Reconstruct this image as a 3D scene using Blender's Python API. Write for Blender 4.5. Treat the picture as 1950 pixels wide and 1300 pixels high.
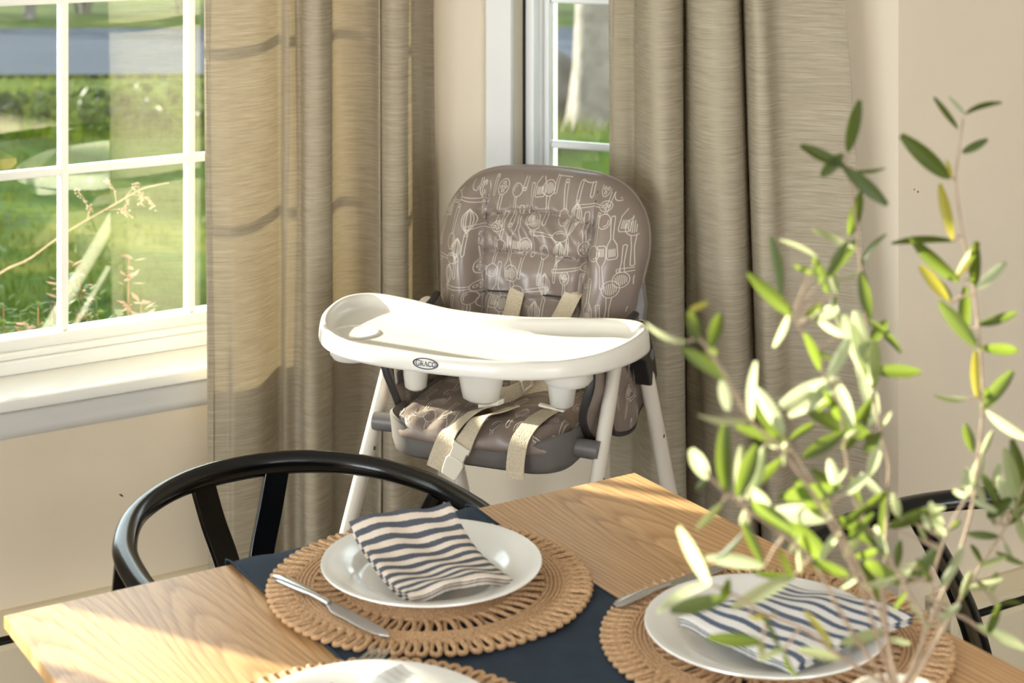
import bpy, bmesh, math, random
from mathutils import Vector, Matrix, noise

for o in list(bpy.data.objects):
    bpy.data.objects.remove(o)
scene = bpy.context.scene
COL = scene.collection
R = math.radians
random.seed(7)

# ------------------------------------------------------------------ camera
F_PX, ZC, HORIZON = 3427.0, 1.63, -300.0      # focal length in px of a 1950 px wide frame
cam_d = bpy.data.cameras.new('camera')
cam = bpy.data.objects.new('camera', cam_d)
COL.objects.link(cam)
cam.location = (0, 0, ZC)
cam.rotation_euler = (R(90), 0, 0)
cam_d.sensor_width = 36.0
cam_d.lens = F_PX / 1950.0 * 36.0
cam_d.shift_y = -(650.0 - HORIZON) / 1950.0     # level camera with a dropped lens: verticals stay vertical
cam_d.clip_start = 0.05
cam_d.clip_end = 200
cam_d.dof.use_dof = True
cam_d.dof.focus_distance = 2.75
cam_d.dof.aperture_fstop = 6.3
scene.camera = cam

# ------------------------------------------------------------------ world, sun, exposure
world = bpy.data.worlds.new('sky')
scene.world = world
world.use_nodes = True
bg = world.node_tree.nodes['Background']
bg.inputs['Color'].default_value = (0.85, 0.93, 1.0, 1)
bg.inputs['Strength'].default_value = 4.8

sun_d = bpy.data.lights.new('sun', 'SUN')
sun_d.energy = 25.0
sun_d.color = (1.0, 0.885, 0.73)
sun_d.angle = R(0.6)
sun = bpy.data.objects.new('sun', sun_d)
COL.objects.link(sun)
sun.location = (-6, 6, 4)
SUN_DIR = Vector((0.872, -0.489, -0.285)).normalized()
sun.rotation_euler = SUN_DIR.to_track_quat('-Z', 'Y').to_euler()

# fill light added in an opening behind the camera
rear_fill_d = bpy.data.lights.new('rear_fill', 'AREA')
rear_fill_d.shape = 'RECTANGLE'
rear_fill_d.size, rear_fill_d.size_y = 2.4, 2.0
rear_fill_d.energy = 36.0
rear_fill_d.color = (1.0, 0.95, 0.88)
rear_fill_l = bpy.data.objects.new('rear_fill', rear_fill_d)
COL.objects.link(rear_fill_l)
rear_fill_l.location = (0.4 * math.cos(R(31.8)) + 2.95 * math.sin(R(31.8)), 0.4 * math.sin(R(31.8)) - 2.95 * math.cos(R(31.8)), 1.2)
rear_fill_l.rotation_euler = (R(90), 0, R(31.8))

# second added fill light, in a side wall opening left of the camera
left_fill_d = bpy.data.lights.new('left_fill', 'AREA')
left_fill_d.shape = 'RECTANGLE'
left_fill_d.size, left_fill_d.size_y = 2.4, 1.5
left_fill_d.energy = 74.0
left_fill_d.color = (0.90, 0.96, 1.0)
left_fill_l = bpy.data.objects.new('left_fill', left_fill_d)
COL.objects.link(left_fill_l)
left_fill_l.location = (-3.15 * math.cos(R(31.8)) - 0.3 * math.sin(R(31.8)), -3.15 * math.sin(R(31.8)) + 0.3 * math.cos(R(31.8)), 1.45)
left_fill_l.rotation_euler = (R(90), 0, R(31.8 - 90))

scene.view_settings.view_transform = 'Standard'
scene.view_settings.look = 'None'
scene.view_settings.gamma = 1.0
scene.view_settings.use_curve_mapping = False
scene.view_settings.exposure = 0.3

# ------------------------------------------------------------------ frames
AX = R(31.8)                                    # the house is turned against the camera
CA, SA = math.cos(AX), math.sin(AX)


def W(u, v, z=0.0):                             # room axes (u along the window wall, v towards it) -> world
    return Vector((u * CA - v * SA, u * SA + v * CA, z))


def at(x, y, d):                                # a point seen at pixel x, y and distance d
    return Vector(((x - 975.0) / F_PX * d, d, ZC - (y - HORIZON) * d / F_PX))


def atz(x, y, z):
    return at(x, y, F_PX * (ZC - z) / (y - HORIZON))


def room(p):
    return Vector((p.x * CA + p.y * SA, -p.x * SA + p.y * CA, p.z))


# ------------------------------------------------------------------ materials
MATS = {}


def new_mat(name):
    m = bpy.data.materials.new(name)
    m.use_nodes = True
    nt = m.node_tree
    b = nt.nodes['Principled BSDF']
    MATS[name] = m
    return m, nt, b


def node(nt, kind, **kw):
    n = nt.nodes.new(kind)
    for k, v in kw.items():
        if k in n.inputs.keys():
            n.inputs[k].default_value = v
        else:
            setattr(n, k, v)
    return n


def simple(name, col, rough=0.5, metal=0.0, spec=0.5, coat=0.0, bump=0.0, bscale=80.0, var=0.0, vscale=6.0):
    m, nt, b = new_mat(name)
    b.inputs['Base Color'].default_value = (*col, 1)
    b.inputs['Roughness'].default_value = rough
    b.inputs['Metallic'].default_value = metal
    b.inputs['Specular IOR Level'].default_value = spec
    b.inputs['Coat Weight'].default_value = coat
    b.inputs['Coat Roughness'].default_value = 0.15
    tc = node(nt, 'ShaderNodeTexCoord')
    if var:
        n = node(nt, 'ShaderNodeTexNoise', Scale=vscale, Detail=4.0)
        nt.links.new(tc.outputs['Object'], n.inputs['Vector'])
        r = node(nt, 'ShaderNodeValToRGB')
        r.color_ramp.elements[0].position = 0.3
        r.color_ramp.elements[1].position = 0.7
        r.color_ramp.elements[0].color = (*[c * (1 - var) for c in col], 1)
        r.color_ramp.elements[1].color = (*[min(1, c * (1 + var)) for c in col], 1)
        nt.links.new(n.outputs['Fac'], r.inputs['Fac'])
        nt.links.new(r.outputs['Color'], b.inputs['Base Color'])
    if bump:
        n = node(nt, 'ShaderNodeTexNoise', Scale=bscale, Detail=5.0)
        nt.links.new(tc.outputs['Object'], n.inputs['Vector'])
        bp = node(nt, 'ShaderNodeBump', Strength=bump, Distance=0.01)
        nt.links.new(n.outputs['Fac'], bp.inputs['Height'])
        nt.links.new(bp.outputs['Normal'], b.inputs['Normal'])
    return m


simple('wall_paint', (0.70, 0.61, 0.47), 0.7, bump=0.04, bscale=220, var=0.02, vscale=3)
simple('trim_paint', (0.72, 0.715, 0.685), 0.35, bump=0.02, bscale=60)
simple('frame_white', (0.84, 0.85, 0.83), 0.3, coat=0.2)
simple('gap_black', (0.012, 0.012, 0.012), 0.8)
simple('ceiling_paint', (0.85, 0.83, 0.78), 0.9, bump=0.05, bscale=150)
simple('heater_paint', (0.66, 0.58, 0.42), 0.45, bump=0.02, bscale=40)
simple('heater_dark', (0.03, 0.028, 0.025), 0.7)
simple('black_lacquer', (0.002, 0.002, 0.0022), 0.2, spec=0.35, coat=0.2, bump=0.03, bscale=260)
simple('paper_cord', (0.55, 0.42, 0.25), 0.8, bump=0.4, bscale=160)
simple('tray_plastic', (0.72, 0.685, 0.615), 0.28, coat=0.15)
simple('grey_plastic', (0.15, 0.138, 0.13), 0.38, bump=0.03, bscale=300)
simple('dark_plastic', (0.022, 0.02, 0.02), 0.4)
simple('leg_paint', (0.72, 0.66, 0.57), 0.35, coat=0.2)
simple('screw_metal', (0.16, 0.15, 0.14), 0.35, metal=1.0)
simple('vinyl_fabric', (0.225, 0.175, 0.148), 0.33, coat=0.25, bump=0.06, bscale=420, var=0.06, vscale=9)
simple('piping_dark', (0.03, 0.026, 0.025), 0.5)
simple('print_cream', (0.62, 0.56, 0.48), 0.45)
simple('buckle_plastic', (0.80, 0.74, 0.62), 0.35)
simple('label_white', (0.75, 0.72, 0.66), 0.6)
simple('label_orange', (0.80, 0.33, 0.02), 0.6)
simple('label_text', (0.10, 0.10, 0.11), 0.6)
simple('logo_dark', (0.012, 0.016, 0.035), 0.45)
simple('porcelain', (0.86, 0.84, 0.80), 0.12, coat=0.5)
simple('stainless', (0.60, 0.60, 0.60), 0.22, metal=1.0, bump=0.01, bscale=300)
simple('navy_cloth', (0.013, 0.028, 0.052), 0.85, bump=0.25, bscale=900, var=0.15, vscale=30)
simple('vase_glaze', (0.82, 0.76, 0.66), 0.35, coat=0.2)
simple('bark_twig', (0.30, 0.22, 0.15), 0.7, bump=0.3, bscale=300, var=0.25, vscale=60)
simple('asphalt', (0.028, 0.036, 0.052), 0.85, spec=0.05, bump=0.4, bscale=60, var=0.1, vscale=1.2)
simple('rock', (0.05, 0.045, 0.04), 0.9, spec=0.1, bump=0.9, bscale=8, var=0.4, vscale=5)
simple('tree_bark', (0.12, 0.105, 0.09), 0.9, bump=1.0, bscale=14, var=0.4, vscale=9)
simple('weed_green', (0.06, 0.10, 0.02), 0.6, var=0.4, vscale=20)
simple('weed_orange', (0.20, 0.085, 0.025), 0.6, var=0.3, vscale=20)
simple('dry_stalk', (0.26, 0.18, 0.11), 0.8, var=0.2, vscale=60)
simple('shrub_dark', (0.03, 0.06, 0.025), 0.7, var=0.4, vscale=3)
simple('shrub_mid', (0.10, 0.17, 0.035), 0.7, var=0.4, vscale=3)
simple('rod_metal', (0.05, 0.045, 0.04), 0.4, metal=0.8)
simple('floor_dark', (0.05, 0.03, 0.02), 0.4, var=0.2, vscale=5)


def leaf_mat(name, top, back, trans, spec=0.08):
    m, nt, b = new_mat(name)
    b.inputs['Roughness'].default_value = 0.42
    b.inputs['Specular IOR Level'].default_value = spec
    geo = node(nt, 'ShaderNodeNewGeometry')
    mix = node(nt, 'ShaderNodeMix', data_type='RGBA')
    mix.inputs[6].default_value = (*top, 1)
    mix.inputs[7].default_value = (*back, 1)
    nt.links.new(geo.outputs['Backfacing'], mix.inputs[0])
    nt.links.new(mix.outputs[2], b.inputs['Base Color'])
    tr = node(nt, 'ShaderNodeBsdfTranslucent')
    tr.inputs['Color'].default_value = (*trans, 1)
    ms = node(nt, 'ShaderNodeMixShader', Fac=0.42)
    nt.links.new(b.outputs[0], ms.inputs[1])
    nt.links.new(tr.outputs[0], ms.inputs[2])
    nt.links.new(ms.outputs[0], nt.nodes['Material Output'].inputs['Surface'])
    return m


leaf_mat('olive_leaf_shaded', (0.013, 0.026, 0.006), (0.034, 0.05, 0.03), (0.30, 0.40, 0.05), 0.25)  # deep green paints these leaves as lying in shade
leaf_mat('olive_leaf_pale_lit', (0.085, 0.12, 0.03), (0.17, 0.21, 0.13), (0.90, 0.95, 0.58), 0.4)  # paler tones paint the sunlit look into the leaf colour
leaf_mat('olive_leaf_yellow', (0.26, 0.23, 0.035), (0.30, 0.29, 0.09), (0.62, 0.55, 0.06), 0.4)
leaf_mat('grass_blade', (0.026, 0.046, 0.005), (0.03, 0.05, 0.006), (0.10, 0.13, 0.01))
leaf_mat('shrub_leaf', (0.014, 0.03, 0.008), (0.02, 0.036, 0.012), (0.05, 0.08, 0.01))
leaf_mat('shrub_leaf_light', (0.045, 0.075, 0.015), (0.06, 0.085, 0.025), (0.13, 0.17, 0.025))


def make_lawn():
    m, nt, b = new_mat('lawn')
    b.inputs['Roughness'].default_value = 0.9
    b.inputs['Specular IOR Level'].default_value = 0.05
    tc = node(nt, 'ShaderNodeTexCoord')
    mp = node(nt, 'ShaderNodeMapping')
    mp.inputs['Scale'].default_value = (0.55, 1.3, 1)
    nt.links.new(tc.outputs['Object'], mp.inputs['Vector'])
    n = node(nt, 'ShaderNodeTexNoise', Scale=1.1, Detail=8.0, Roughness=0.68)
    nt.links.new(mp.outputs[0], n.inputs['Vector'])
    r = node(nt, 'ShaderNodeValToRGB')
    e = r.color_ramp.elements
    e[0].position, e[0].color = 0.30, (0.005, 0.011, 0.0015, 1)
    e[1].position, e[1].color = 0.72, (0.095, 0.09, 0.012, 1)
    k = e.new(0.5)
    k.color = (0.03, 0.055, 0.006, 1)
    nt.links.new(n.outputs['Fac'], r.inputs['Fac'])
    nt.links.new(r.outputs[0], b.inputs['Base Color'])


make_lawn()


def make_curtain():
    m, nt, b = new_mat('curtain_linen')
    tc = node(nt, 'ShaderNodeTexCoord')
    mp = node(nt, 'ShaderNodeMapping')
    mp.inputs['Scale'].default_value = (16, 16, 1900)
    nt.links.new(tc.outputs['Object'], mp.inputs['Vector'])
    n = node(nt, 'ShaderNodeTexNoise', Scale=1.0, Detail=3.0, Roughness=0.7)
    nt.links.new(mp.outputs[0], n.inputs['Vector'])
    r = node(nt, 'ShaderNodeValToRGB')
    e = r.color_ramp.elements
    e[0].position, e[0].color = 0.30, (0.235, 0.192, 0.128, 1)
    e[1].position, e[1].color = 0.70, (0.56, 0.49, 0.375, 1)
    nt.links.new(n.outputs['Fac'], r.inputs['Fac'])
    d = node(nt, 'ShaderNodeBsdfDiffuse')
    t = node(nt, 'ShaderNodeBsdfTranslucent')
    tint = node(nt, 'ShaderNodeMix', data_type='RGBA', blend_type='MULTIPLY')
    tint.inputs[0].default_value = 1.0
    tint.inputs[7].default_value = (0.90, 0.80, 0.62, 1)
    nt.links.new(r.outputs[0], tint.inputs[6])
    nt.links.new(r.outputs[0], d.inputs['Color'])
    nt.links.new(tint.outputs[2], t.inputs['Color'])
    bp = node(nt, 'ShaderNodeBump', Strength=0.25, Distance=0.002)
    nt.links.new(n.outputs['Fac'], bp.inputs['Height'])
    nt.links.new(bp.outputs[0], d.inputs['Normal'])
    ms = node(nt, 'ShaderNodeMixShader', Fac=0.085)
    nt.links.new(d.outputs[0], ms.inputs[1])
    nt.links.new(t.outputs[0], ms.inputs[2])
    nt.links.new(ms.outputs[0], nt.nodes['Material Output'].inputs['Surface'])


make_curtain()


def make_glass():
    m, nt, b = new_mat('window_glass')
    tr = node(nt, 'ShaderNodeBsdfTransparent')
    tr.inputs['Color'].default_value = (0.93, 0.97, 0.95, 1)
    gl = node(nt, 'ShaderNodeBsdfGlossy', Roughness=0.0)
    fr = node(nt, 'ShaderNodeFresnel', IOR=1.5)
    mu = node(nt, 'ShaderNodeMath', operation='MULTIPLY')
    mu.inputs[1].default_value = 2.7             # coated double glazing reflects several times
    mu.use_clamp = True
    ms = node(nt, 'ShaderNodeMixShader')
    nt.links.new(fr.outputs[0], mu.inputs[0])
    nt.links.new(mu.outputs[0], ms.inputs[0])
    nt.links.new(tr.outputs[0], ms.inputs[1])
    nt.links.new(gl.outputs[0], ms.inputs[2])
    nt.links.new(ms.outputs[0], nt.nodes['Material Output'].inputs['Surface'])


make_glass()


def make_oak():
    m, nt, b = new_mat('oak')
    L = nt.links.new
    tc = node(nt, 'ShaderNodeTexCoord')
    oi = node(nt, 'ShaderNodeObjectInfo')
    sep = node(nt, 'ShaderNodeSeparateXYZ')
    L(tc.outputs['Object'], sep.inputs[0])

    def M(op, a, c=None):
        n = node(nt, 'ShaderNodeMath', operation=op)
        for i, s in enumerate((a, c)):
            if s is None:
                continue
            if isinstance(s, (int, float)):
                n.inputs[i].default_value = s
            else:
                L(s, n.inputs[i])
        return n.outputs[0]
    rnd = oi.outputs['Random']
    # slow wander of the grain along the board
    cv = node(nt, 'ShaderNodeCombineXYZ')
    L(M('MULTIPLY', sep.outputs[0], 1.5), cv.inputs[0])
    L(M('MULTIPLY', sep.outputs[1], 1.5), cv.inputs[1])
    L(M('MULTIPLY', rnd, 37.0), cv.inputs[2])
    n1 = node(nt, 'ShaderNodeTexNoise', Scale=1.0, Detail=2.0)
    L(cv.outputs[0], n1.inputs['Vector'])
    wander = M('MULTIPLY', M('SUBTRACT', n1.outputs['Fac'], 0.5), 0.075)
    xx = M('ADD', sep.outputs[0], wander)
    off = M('MULTIPLY', M('SUBTRACT', rnd, 0.5), 0.14)
    xx = M('ADD', xx, off)
    yy = M('MULTIPLY', M('ADD', sep.outputs[1], M('MULTIPLY', M('SUBTRACT', rnd, 0.5), 1.2)), 0.08)
    rr = M('SQRT', M('ADD', M('MULTIPLY', xx, xx), M('MULTIPLY', yy, yy)))
    n2 = node(nt, 'ShaderNodeTexNoise', Scale=1.0, Detail=4.0)
    cv2 = node(nt, 'ShaderNodeCombineXYZ')
    L(M('MULTIPLY', sep.outputs[0], 60.0), cv2.inputs[0])
    L(M('MULTIPLY', sep.outputs[1], 4.0), cv2.inputs[1])
    L(M('MULTIPLY', rnd, 11.0), cv2.inputs[2])
    L(cv2.outputs[0], n2.inputs['Vector'])
    ph = M('ADD', M('MULTIPLY', rr, 150.0), M('MULTIPLY', n2.outputs['Fac'], 0.7))
    ring = M('FRACT', ph)
    # fine pores, long along the board
    n3 = node(nt, 'ShaderNodeTexNoise', Scale=1.0, Detail=3.0, Roughness=0.6)
    cv3 = node(nt, 'ShaderNodeCombineXYZ')
    L(M('MULTIPLY', sep.outputs[0], 420.0), cv3.inputs[0])
    L(M('MULTIPLY', sep.outputs[1], 11.0), cv3.inputs[1])
    L(rnd, cv3.inputs[2])
    L(cv3.outputs[0], n3.inputs['Vector'])
    r = node(nt, 'ShaderNodeValToRGB')
    e = r.color_ramp.elements
    e[0].position, e[0].color = 0.0, (0.44, 0.235, 0.098, 1)
    e[1].position, e[1].color = 0.35, (0.57, 0.335, 0.152, 1)
    k = e.new(0.85)
    k.color = (0.62, 0.375, 0.178, 1)
    k = e.new(1.0)
    k.color = (0.44, 0.235, 0.098, 1)
    L(ring, r.inputs['Fac'])
    pr = node(nt, 'ShaderNodeValToRGB')
    pr.color_ramp.elements[0].position, pr.color_ramp.elements[0].color = 0.36, (0.70, 0.66, 0.60, 1)
    pr.color_ramp.elements[1].position, pr.color_ramp.elements[1].color = 0.55, (1, 1, 1, 1)
    L(n3.outputs['Fac'], pr.inputs['Fac'])
    mx = node(nt, 'ShaderNodeMix', data_type='RGBA', blend_type='MULTIPLY')
    mx.inputs[0].default_value = 0.8
    L(r.outputs[0], mx.inputs[6])
    L(pr.outputs[0], mx.inputs[7])
    tone = node(nt, 'ShaderNodeHueSaturation')
    L(mx.outputs[2], tone.inputs['Color'])
    L(M('ADD', M('MULTIPLY', rnd, 0.22), 0.9), tone.inputs['Value'])
    L(tone.outputs[0], b.inputs['Base Color'])
    b.inputs['Roughness'].default_value = 0.36
    bp = node(nt, 'ShaderNodeBump', Strength=0.12, Distance=0.002)
    L(n3.outputs['Fac'], bp.inputs['Height'])
    L(bp.outputs[0], b.inputs['Normal'])


make_oak()


def make_jute():
    m, nt, b = new_mat('jute')
    b.inputs['Roughness'].default_value = 0.85
    tc = node(nt, 'ShaderNodeTexCoord')
    n = node(nt, 'ShaderNodeTexNoise', Scale=420.0, Detail=4.0)
    nt.links.new(tc.outputs['Object'], n.inputs['Vector'])
    r = node(nt, 'ShaderNodeValToRGB')
    r.color_ramp.elements[0].position, r.color_ramp.elements[0].color = 0.3, (0.37, 0.205, 0.10, 1)
    r.color_ramp.elements[1].position, r.color_ramp.elements[1].color = 0.7, (0.70, 0.46, 0.26, 1)
    nt.links.new(n.outputs['Fac'], r.inputs['Fac'])
    nt.links.new(r.outputs[0], b.inputs['Base Color'])
    bp = node(nt, 'ShaderNodeBump', Strength=0.5, Distance=0.002)
    nt.links.new(n.outputs['Fac'], bp.inputs['Height'])
    nt.links.new(bp.outputs[0], b.inputs['Normal'])


make_jute()


def make_webbing():
    m, nt, b = new_mat('webbing')
    b.inputs['Roughness'].default_value = 0.8
    tc = node(nt, 'ShaderNodeTexCoord')
    v = node(nt, 'ShaderNodeTexVoronoi', Scale=420.0)
    nt.links.new(tc.outputs['Object'], v.inputs['Vector'])
    r = node(nt, 'ShaderNodeValToRGB')
    r.color_ramp.elements[0].color = (0.72, 0.63, 0.47, 1)
    r.color_ramp.elements[1].color = (0.50, 0.41, 0.29, 1)
    nt.links.new(v.outputs['Distance'], r.inputs['Fac'])
    nt.links.new(r.outputs[0], b.inputs['Base Color'])
    bp = node(nt, 'ShaderNodeBump', Strength=0.5, Distance=0.001)
    bp.invert = True
    nt.links.new(v.outputs['Distance'], bp.inputs['Height'])
    nt.links.new(bp.outputs[0], b.inputs['Normal'])


make_webbing()


def make_napkin(name, n_stripes, duty, base, dark, warm):
    m, nt, b = new_mat(name)
    b.inputs['Roughness'].default_value = 0.9
    L = nt.links.new
    uv = node(nt, 'ShaderNodeUVMap', uv_map='UVMap')
    sp = node(nt, 'ShaderNodeSeparateXYZ')
    L(uv.outputs[0], sp.inputs[0])
    nz = node(nt, 'ShaderNodeTexNoise', Scale=60.0, Detail=3.0)
    L(uv.outputs[0], nz.inputs['Vector'])
    a = node(nt, 'ShaderNodeMath', operation='MULTIPLY_ADD')
    a.inputs[1].default_value = 0.012
    L(nz.outputs['Fac'], a.inputs[0])
    L(sp.outputs[1], a.inputs[2])
    mu = node(nt, 'ShaderNodeMath', operation='MULTIPLY')
    mu.inputs[1].default_value = n_stripes
    L(a.outputs[0], mu.inputs[0])
    fr = node(nt, 'ShaderNodeMath', operation='FRACT')
    L(mu.outputs[0], fr.inputs[0])
    lt = node(nt, 'ShaderNodeMath', operation='LESS_THAN')
    lt.inputs[1].default_value = duty
    L(fr.outputs[0], lt.inputs[0])
    wv = node(nt, 'ShaderNodeTexNoise', Scale=240.0, Detail=2.0)
    L(uv.outputs[0], wv.inputs['Vector'])
    dk = node(nt, 'ShaderNodeMix', data_type='RGBA')
    dk.inputs[6].default_value = (*dark, 1)
    dk.inputs[7].default_value = (*[c * 2.2 + 0.02 for c in dark], 1)
    L(wv.outputs['Fac'], dk.inputs[0])
    wm = node(nt, 'ShaderNodeMix', data_type='RGBA')
    wm.inputs[6].default_value = (*base, 1)
    wm.inputs[7].default_value = (*warm, 1)
    bl = node(nt, 'ShaderNodeTexNoise', Scale=3.0)
    L(uv.outputs[0], bl.inputs['Vector'])
    L(bl.outputs['Fac'], wm.inputs[0])
    mx = node(nt, 'ShaderNodeMix', data_type='RGBA')
    L(lt.outputs[0], mx.inputs[0])
    L(wm.outputs[2], mx.inputs[6])
    L(dk.outputs[2], mx.inputs[7])
    L(mx.outputs[2], b.inputs['Base Color'])
    bp = node(nt, 'ShaderNodeBump', Strength=0.4, Distance=0.002)
    L(wv.outputs['Fac'], bp.inputs['Height'])
    L(bp.outputs[0], b.inputs['Normal'])


make_napkin('napkin_stripe', 10.0, 0.5, (0.74, 0.66, 0.57), (0.045, 0.05, 0.065), (0.70, 0.58, 0.47))
make_napkin('napkin_blue', 9.0, 0.42, (0.78, 0.76, 0.74), (0.05, 0.065, 0.10), (0.74, 0.70, 0.66))
make_napkin('napkin_grey', 7.0, 0.25, (0.84, 0.83, 0.80), (0.42, 0.41, 0.38), (0.82, 0.80, 0.76))


# ------------------------------------------------------------------ mesh helpers
class MB:
    def __init__(s):
        s.v, s.f, s.uv = [], [], {}

    def add(s, verts, faces):
        o = len(s.v)
        s.v += [tuple(p) for p in verts]
        s.f += [tuple(i + o for i in f) for f in faces]
        return o

    def box(s, x0, x1, y0, y1, z0, z1):
        s.add([(x0, y0, z0), (x1, y0, z0), (x1, y1, z0), (x0, y1, z0), (x0, y0, z1), (x1, y0, z1), (x1, y1, z1), (x0, y1, z1)],
              [(0, 3, 2, 1), (4, 5, 6, 7), (0, 1, 5, 4), (1, 2, 6, 5), (2, 3, 7, 6), (3, 0, 4, 7)])

    def rings(s, rings, closed=True, cap=True):
        n = len(rings[0])
        o = len(s.v)
        for r in rings:
            s.v += [tuple(p) for p in r]
        for i in range(len(rings) - 1):
            for j in range(n if closed else n - 1):
                k = (j + 1) % n
                s.f.append((o + i * n + j, o + i * n + k, o + (i + 1) * n + k, o + (i + 1) * n + j))
        if cap:
            s.f.append(tuple(o + j for j in reversed(range(n))))
            s.f.append(tuple(o + (len(rings) - 1) * n + j for j in range(n)))

    def loop_rings(s, rings):                     # rings that close on themselves (a torus)
        n, m = len(rings[0]), len(rings)
        o = len(s.v)
        for r in rings:
            s.v += [tuple(p) for p in r]
        for i in range(m):
            for j in range(n):
                k, l = (j + 1) % n, (i + 1) % m
                s.f.append((o + i * n + j, o + i * n + k, o + l * n + k, o + l * n + j))

    def tube(s, pts, r, n=8, closed=False, up=(0, 0, 1), rx=None):
        pts = [Vector(p) for p in pts]
        m = len(pts)
        rr = r if isinstance(r, (list, tuple)) else [r] * m
        rings = []
        prev = None
        for i, p in enumerate(pts):
            if closed:
                t = pts[(i + 1) % m] - pts[i - 1]
            else:
                t = pts[min(i + 1, m - 1)] - pts[max(i - 1, 0)]
            t.normalize()
            if prev is None:
                a = t.cross(Vector(up))
                if a.length < 1e-4:
                    a = t.cross(Vector((1, 0, 0)))
            else:
                a = prev - t * prev.dot(t)
            a.normalize()
            prev = a
            b = t.cross(a)
            q = rr[i]
            w, h = (q if isinstance(q, (list, tuple)) else (q, q))
            rings.append([p + a * (w * math.cos(2 * math.pi * k / n)) + b * (h * math.sin(2 * math.pi * k / n)) for k in range(n)])
        if closed:
            s.loop_rings(rings)
        else:
            s.rings(rings)

    def lathe(s, prof, n=48, c=(0, 0, 0), cap=True):
        rings = [[(c[0] + r * math.cos(2 * math.pi * k / n), c[1] + r * math.sin(2 * math.pi * k / n), c[2] + z) for k in range(n)] for r, z in prof]
        s.rings(rings, cap=cap)

    def grid(s, nx, ny, fn, uvs=True):
        o = len(s.v)
        for j in range(ny + 1):
            for i in range(nx + 1):
                s.uv[len(s.v)] = (i / nx, j / ny)
                s.v.append(tuple(fn(i / nx, j / ny)))
        for j in range(ny):
            for i in range(nx):
                a = o + j * (nx + 1) + i
                s.f.append((a, a + 1, a + nx + 2, a + nx + 1))

    def strap(s, pts, side, w, t):                # flat belt along pts; side = width direction(s)
        pts = [Vector(p) for p in pts]
        m = len(pts)
        rings = []
        for i, p in enumerate(pts):
            tg = (pts[min(i + 1, m - 1)] - pts[max(i - 1, 0)]).normalized()
            sd = Vector(side)
            sd = (sd - tg * sd.dot(tg)).normalized()
            nn = tg.cross(sd)
            rings.append([p - sd * w / 2 - nn * t / 2, p + sd * w / 2 - nn * t / 2, p + sd * w / 2 + nn * t / 2, p - sd * w / 2 + nn * t / 2])
        s.rings(rings)

    def slab(s, poly, fn):                        # closed prism: poly 2D, fn(p, 0 or 1) -> 3D
        n = len(poly)
        a = s.add([fn(p, 0) for p in poly] + [fn(p, 1) for p in poly], [])
        s.f.append(tuple(a + i for i in reversed(range(n))))
        s.f.append(tuple(a + n + i for i in range(n)))
        for i in range(n):
            j = (i + 1) % n
            s.f.append((a + i, a + j, a + n + j, a + n + i))

    def mesh(s, name, mat, smooth=True, angle=40):
        me = bpy.data.meshes.new(name)
        me.from_pydata(s.v, [], s.f)
        if s.uv:
            ul = me.uv_layers.new(name='UVMap')
            for l in me.loops:
                ul.data[l.index].uv = s.uv.get(l.vertex_index, (0, 0))
        bm = bmesh.new()
        bm.from_mesh(me)
        bmesh.ops.recalc_face_normals(bm, faces=bm.faces)
        if smooth:
            for e in bm.edges:
                if len(e.link_faces) == 2 and e.calc_face_angle(0) > R(angle):
                    e.smooth = False
            for f in bm.faces:
                f.smooth = True
        bm.to_mesh(me)
        bm.free()
        me.materials.append(MATS[mat])
        return me

    def build(s, name, mat, parent=None, smooth=True, angle=40, bevel=0.0, seg=2):
        o = bpy.data.objects.new(name, s.mesh(name, mat, smooth, angle))
        COL.objects.link(o)
        if parent:
            o.parent = parent
        if bevel:
            md = o.modifiers.new('bevel', 'BEVEL')
            md.width = bevel
            md.segments = seg
            md.limit_method = 'ANGLE'
            md.angle_limit = R(35)
        return o


def link(name, me, parent=None, mw=None):
    o = bpy.data.objects.new(name, me)
    COL.objects.link(o)
    if parent:
        o.parent = parent
    if mw is not None:
        o.matrix_local = mw
    return o


def tag(o, label=None, cat=None, group=None, kind=None):
    if label:
        o['label'] = label
    if cat:
        o['category'] = cat
    if group:
        o['group'] = group
    if kind:
        o['kind'] = kind
    return o


def thing(name, label, cat, loc=(0, 0, 0), rz=0.0, group=None):
    o = bpy.data.objects.new(name, None)
    COL.objects.link(o)
    o.location = loc
    o.rotation_euler = (0, 0, rz)
    o.empty_display_size = 0.1
    return tag(o, label, cat, group)


def struct(name, mb, mat, label, cat, loc=(0, 0, 0), rz=0.0, bevel=0.0):
    o = mb.build(name, mat, None, smooth=False, bevel=bevel)
    o.location = loc
    o.rotation_euler = (0, 0, rz)
    return tag(o, label, cat, None, 'structure')


def catmull(pts, k=6, closed=False):
    P = [Vector(p) for p in pts]
    n = len(P)
    out = []
    rng = range(n) if closed else range(n - 1)
    for i in rng:
        if closed:
            a, b, c, d = P[i - 1], P[i], P[(i + 1) % n], P[(i + 2) % n]
        else:
            a, b, c, d = P[max(i - 1, 0)], P[i], P[i + 1], P[min(i + 2, n - 1)]
        for j in range(k):
            t = j / k
            out.append(0.5 * ((2 * b) + (c - a) * t + (2 * a - 5 * b + 4 * c - d) * t * t + (3 * b - a - 3 * c + d) * t ** 3))
    if not closed:
        out.append(P[-1].copy())
    return out


def smooth01(t):
    t = max(0.0, min(1.0, t))
    return t * t * (3 - 2 * t)


# ------------------------------------------------------------------ the room: a bay with three windows
VB = 3.34                       # inner face of the bay's middle wall
VM = 2.484                      # inner face of the house wall
C2 = (2.392, VM)
BAY = R(55)
C1 = (C2[0] - (VB - VM) / math.tan(BAY), VB)
C1b = (0.20, VB)
C2b = (C1b[0] - (VB - VM) / math.tan(BAY), VM)
LEN = (VB - VM) / math.sin(BAY)
CEIL = 2.45
TH = 0.20


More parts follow.
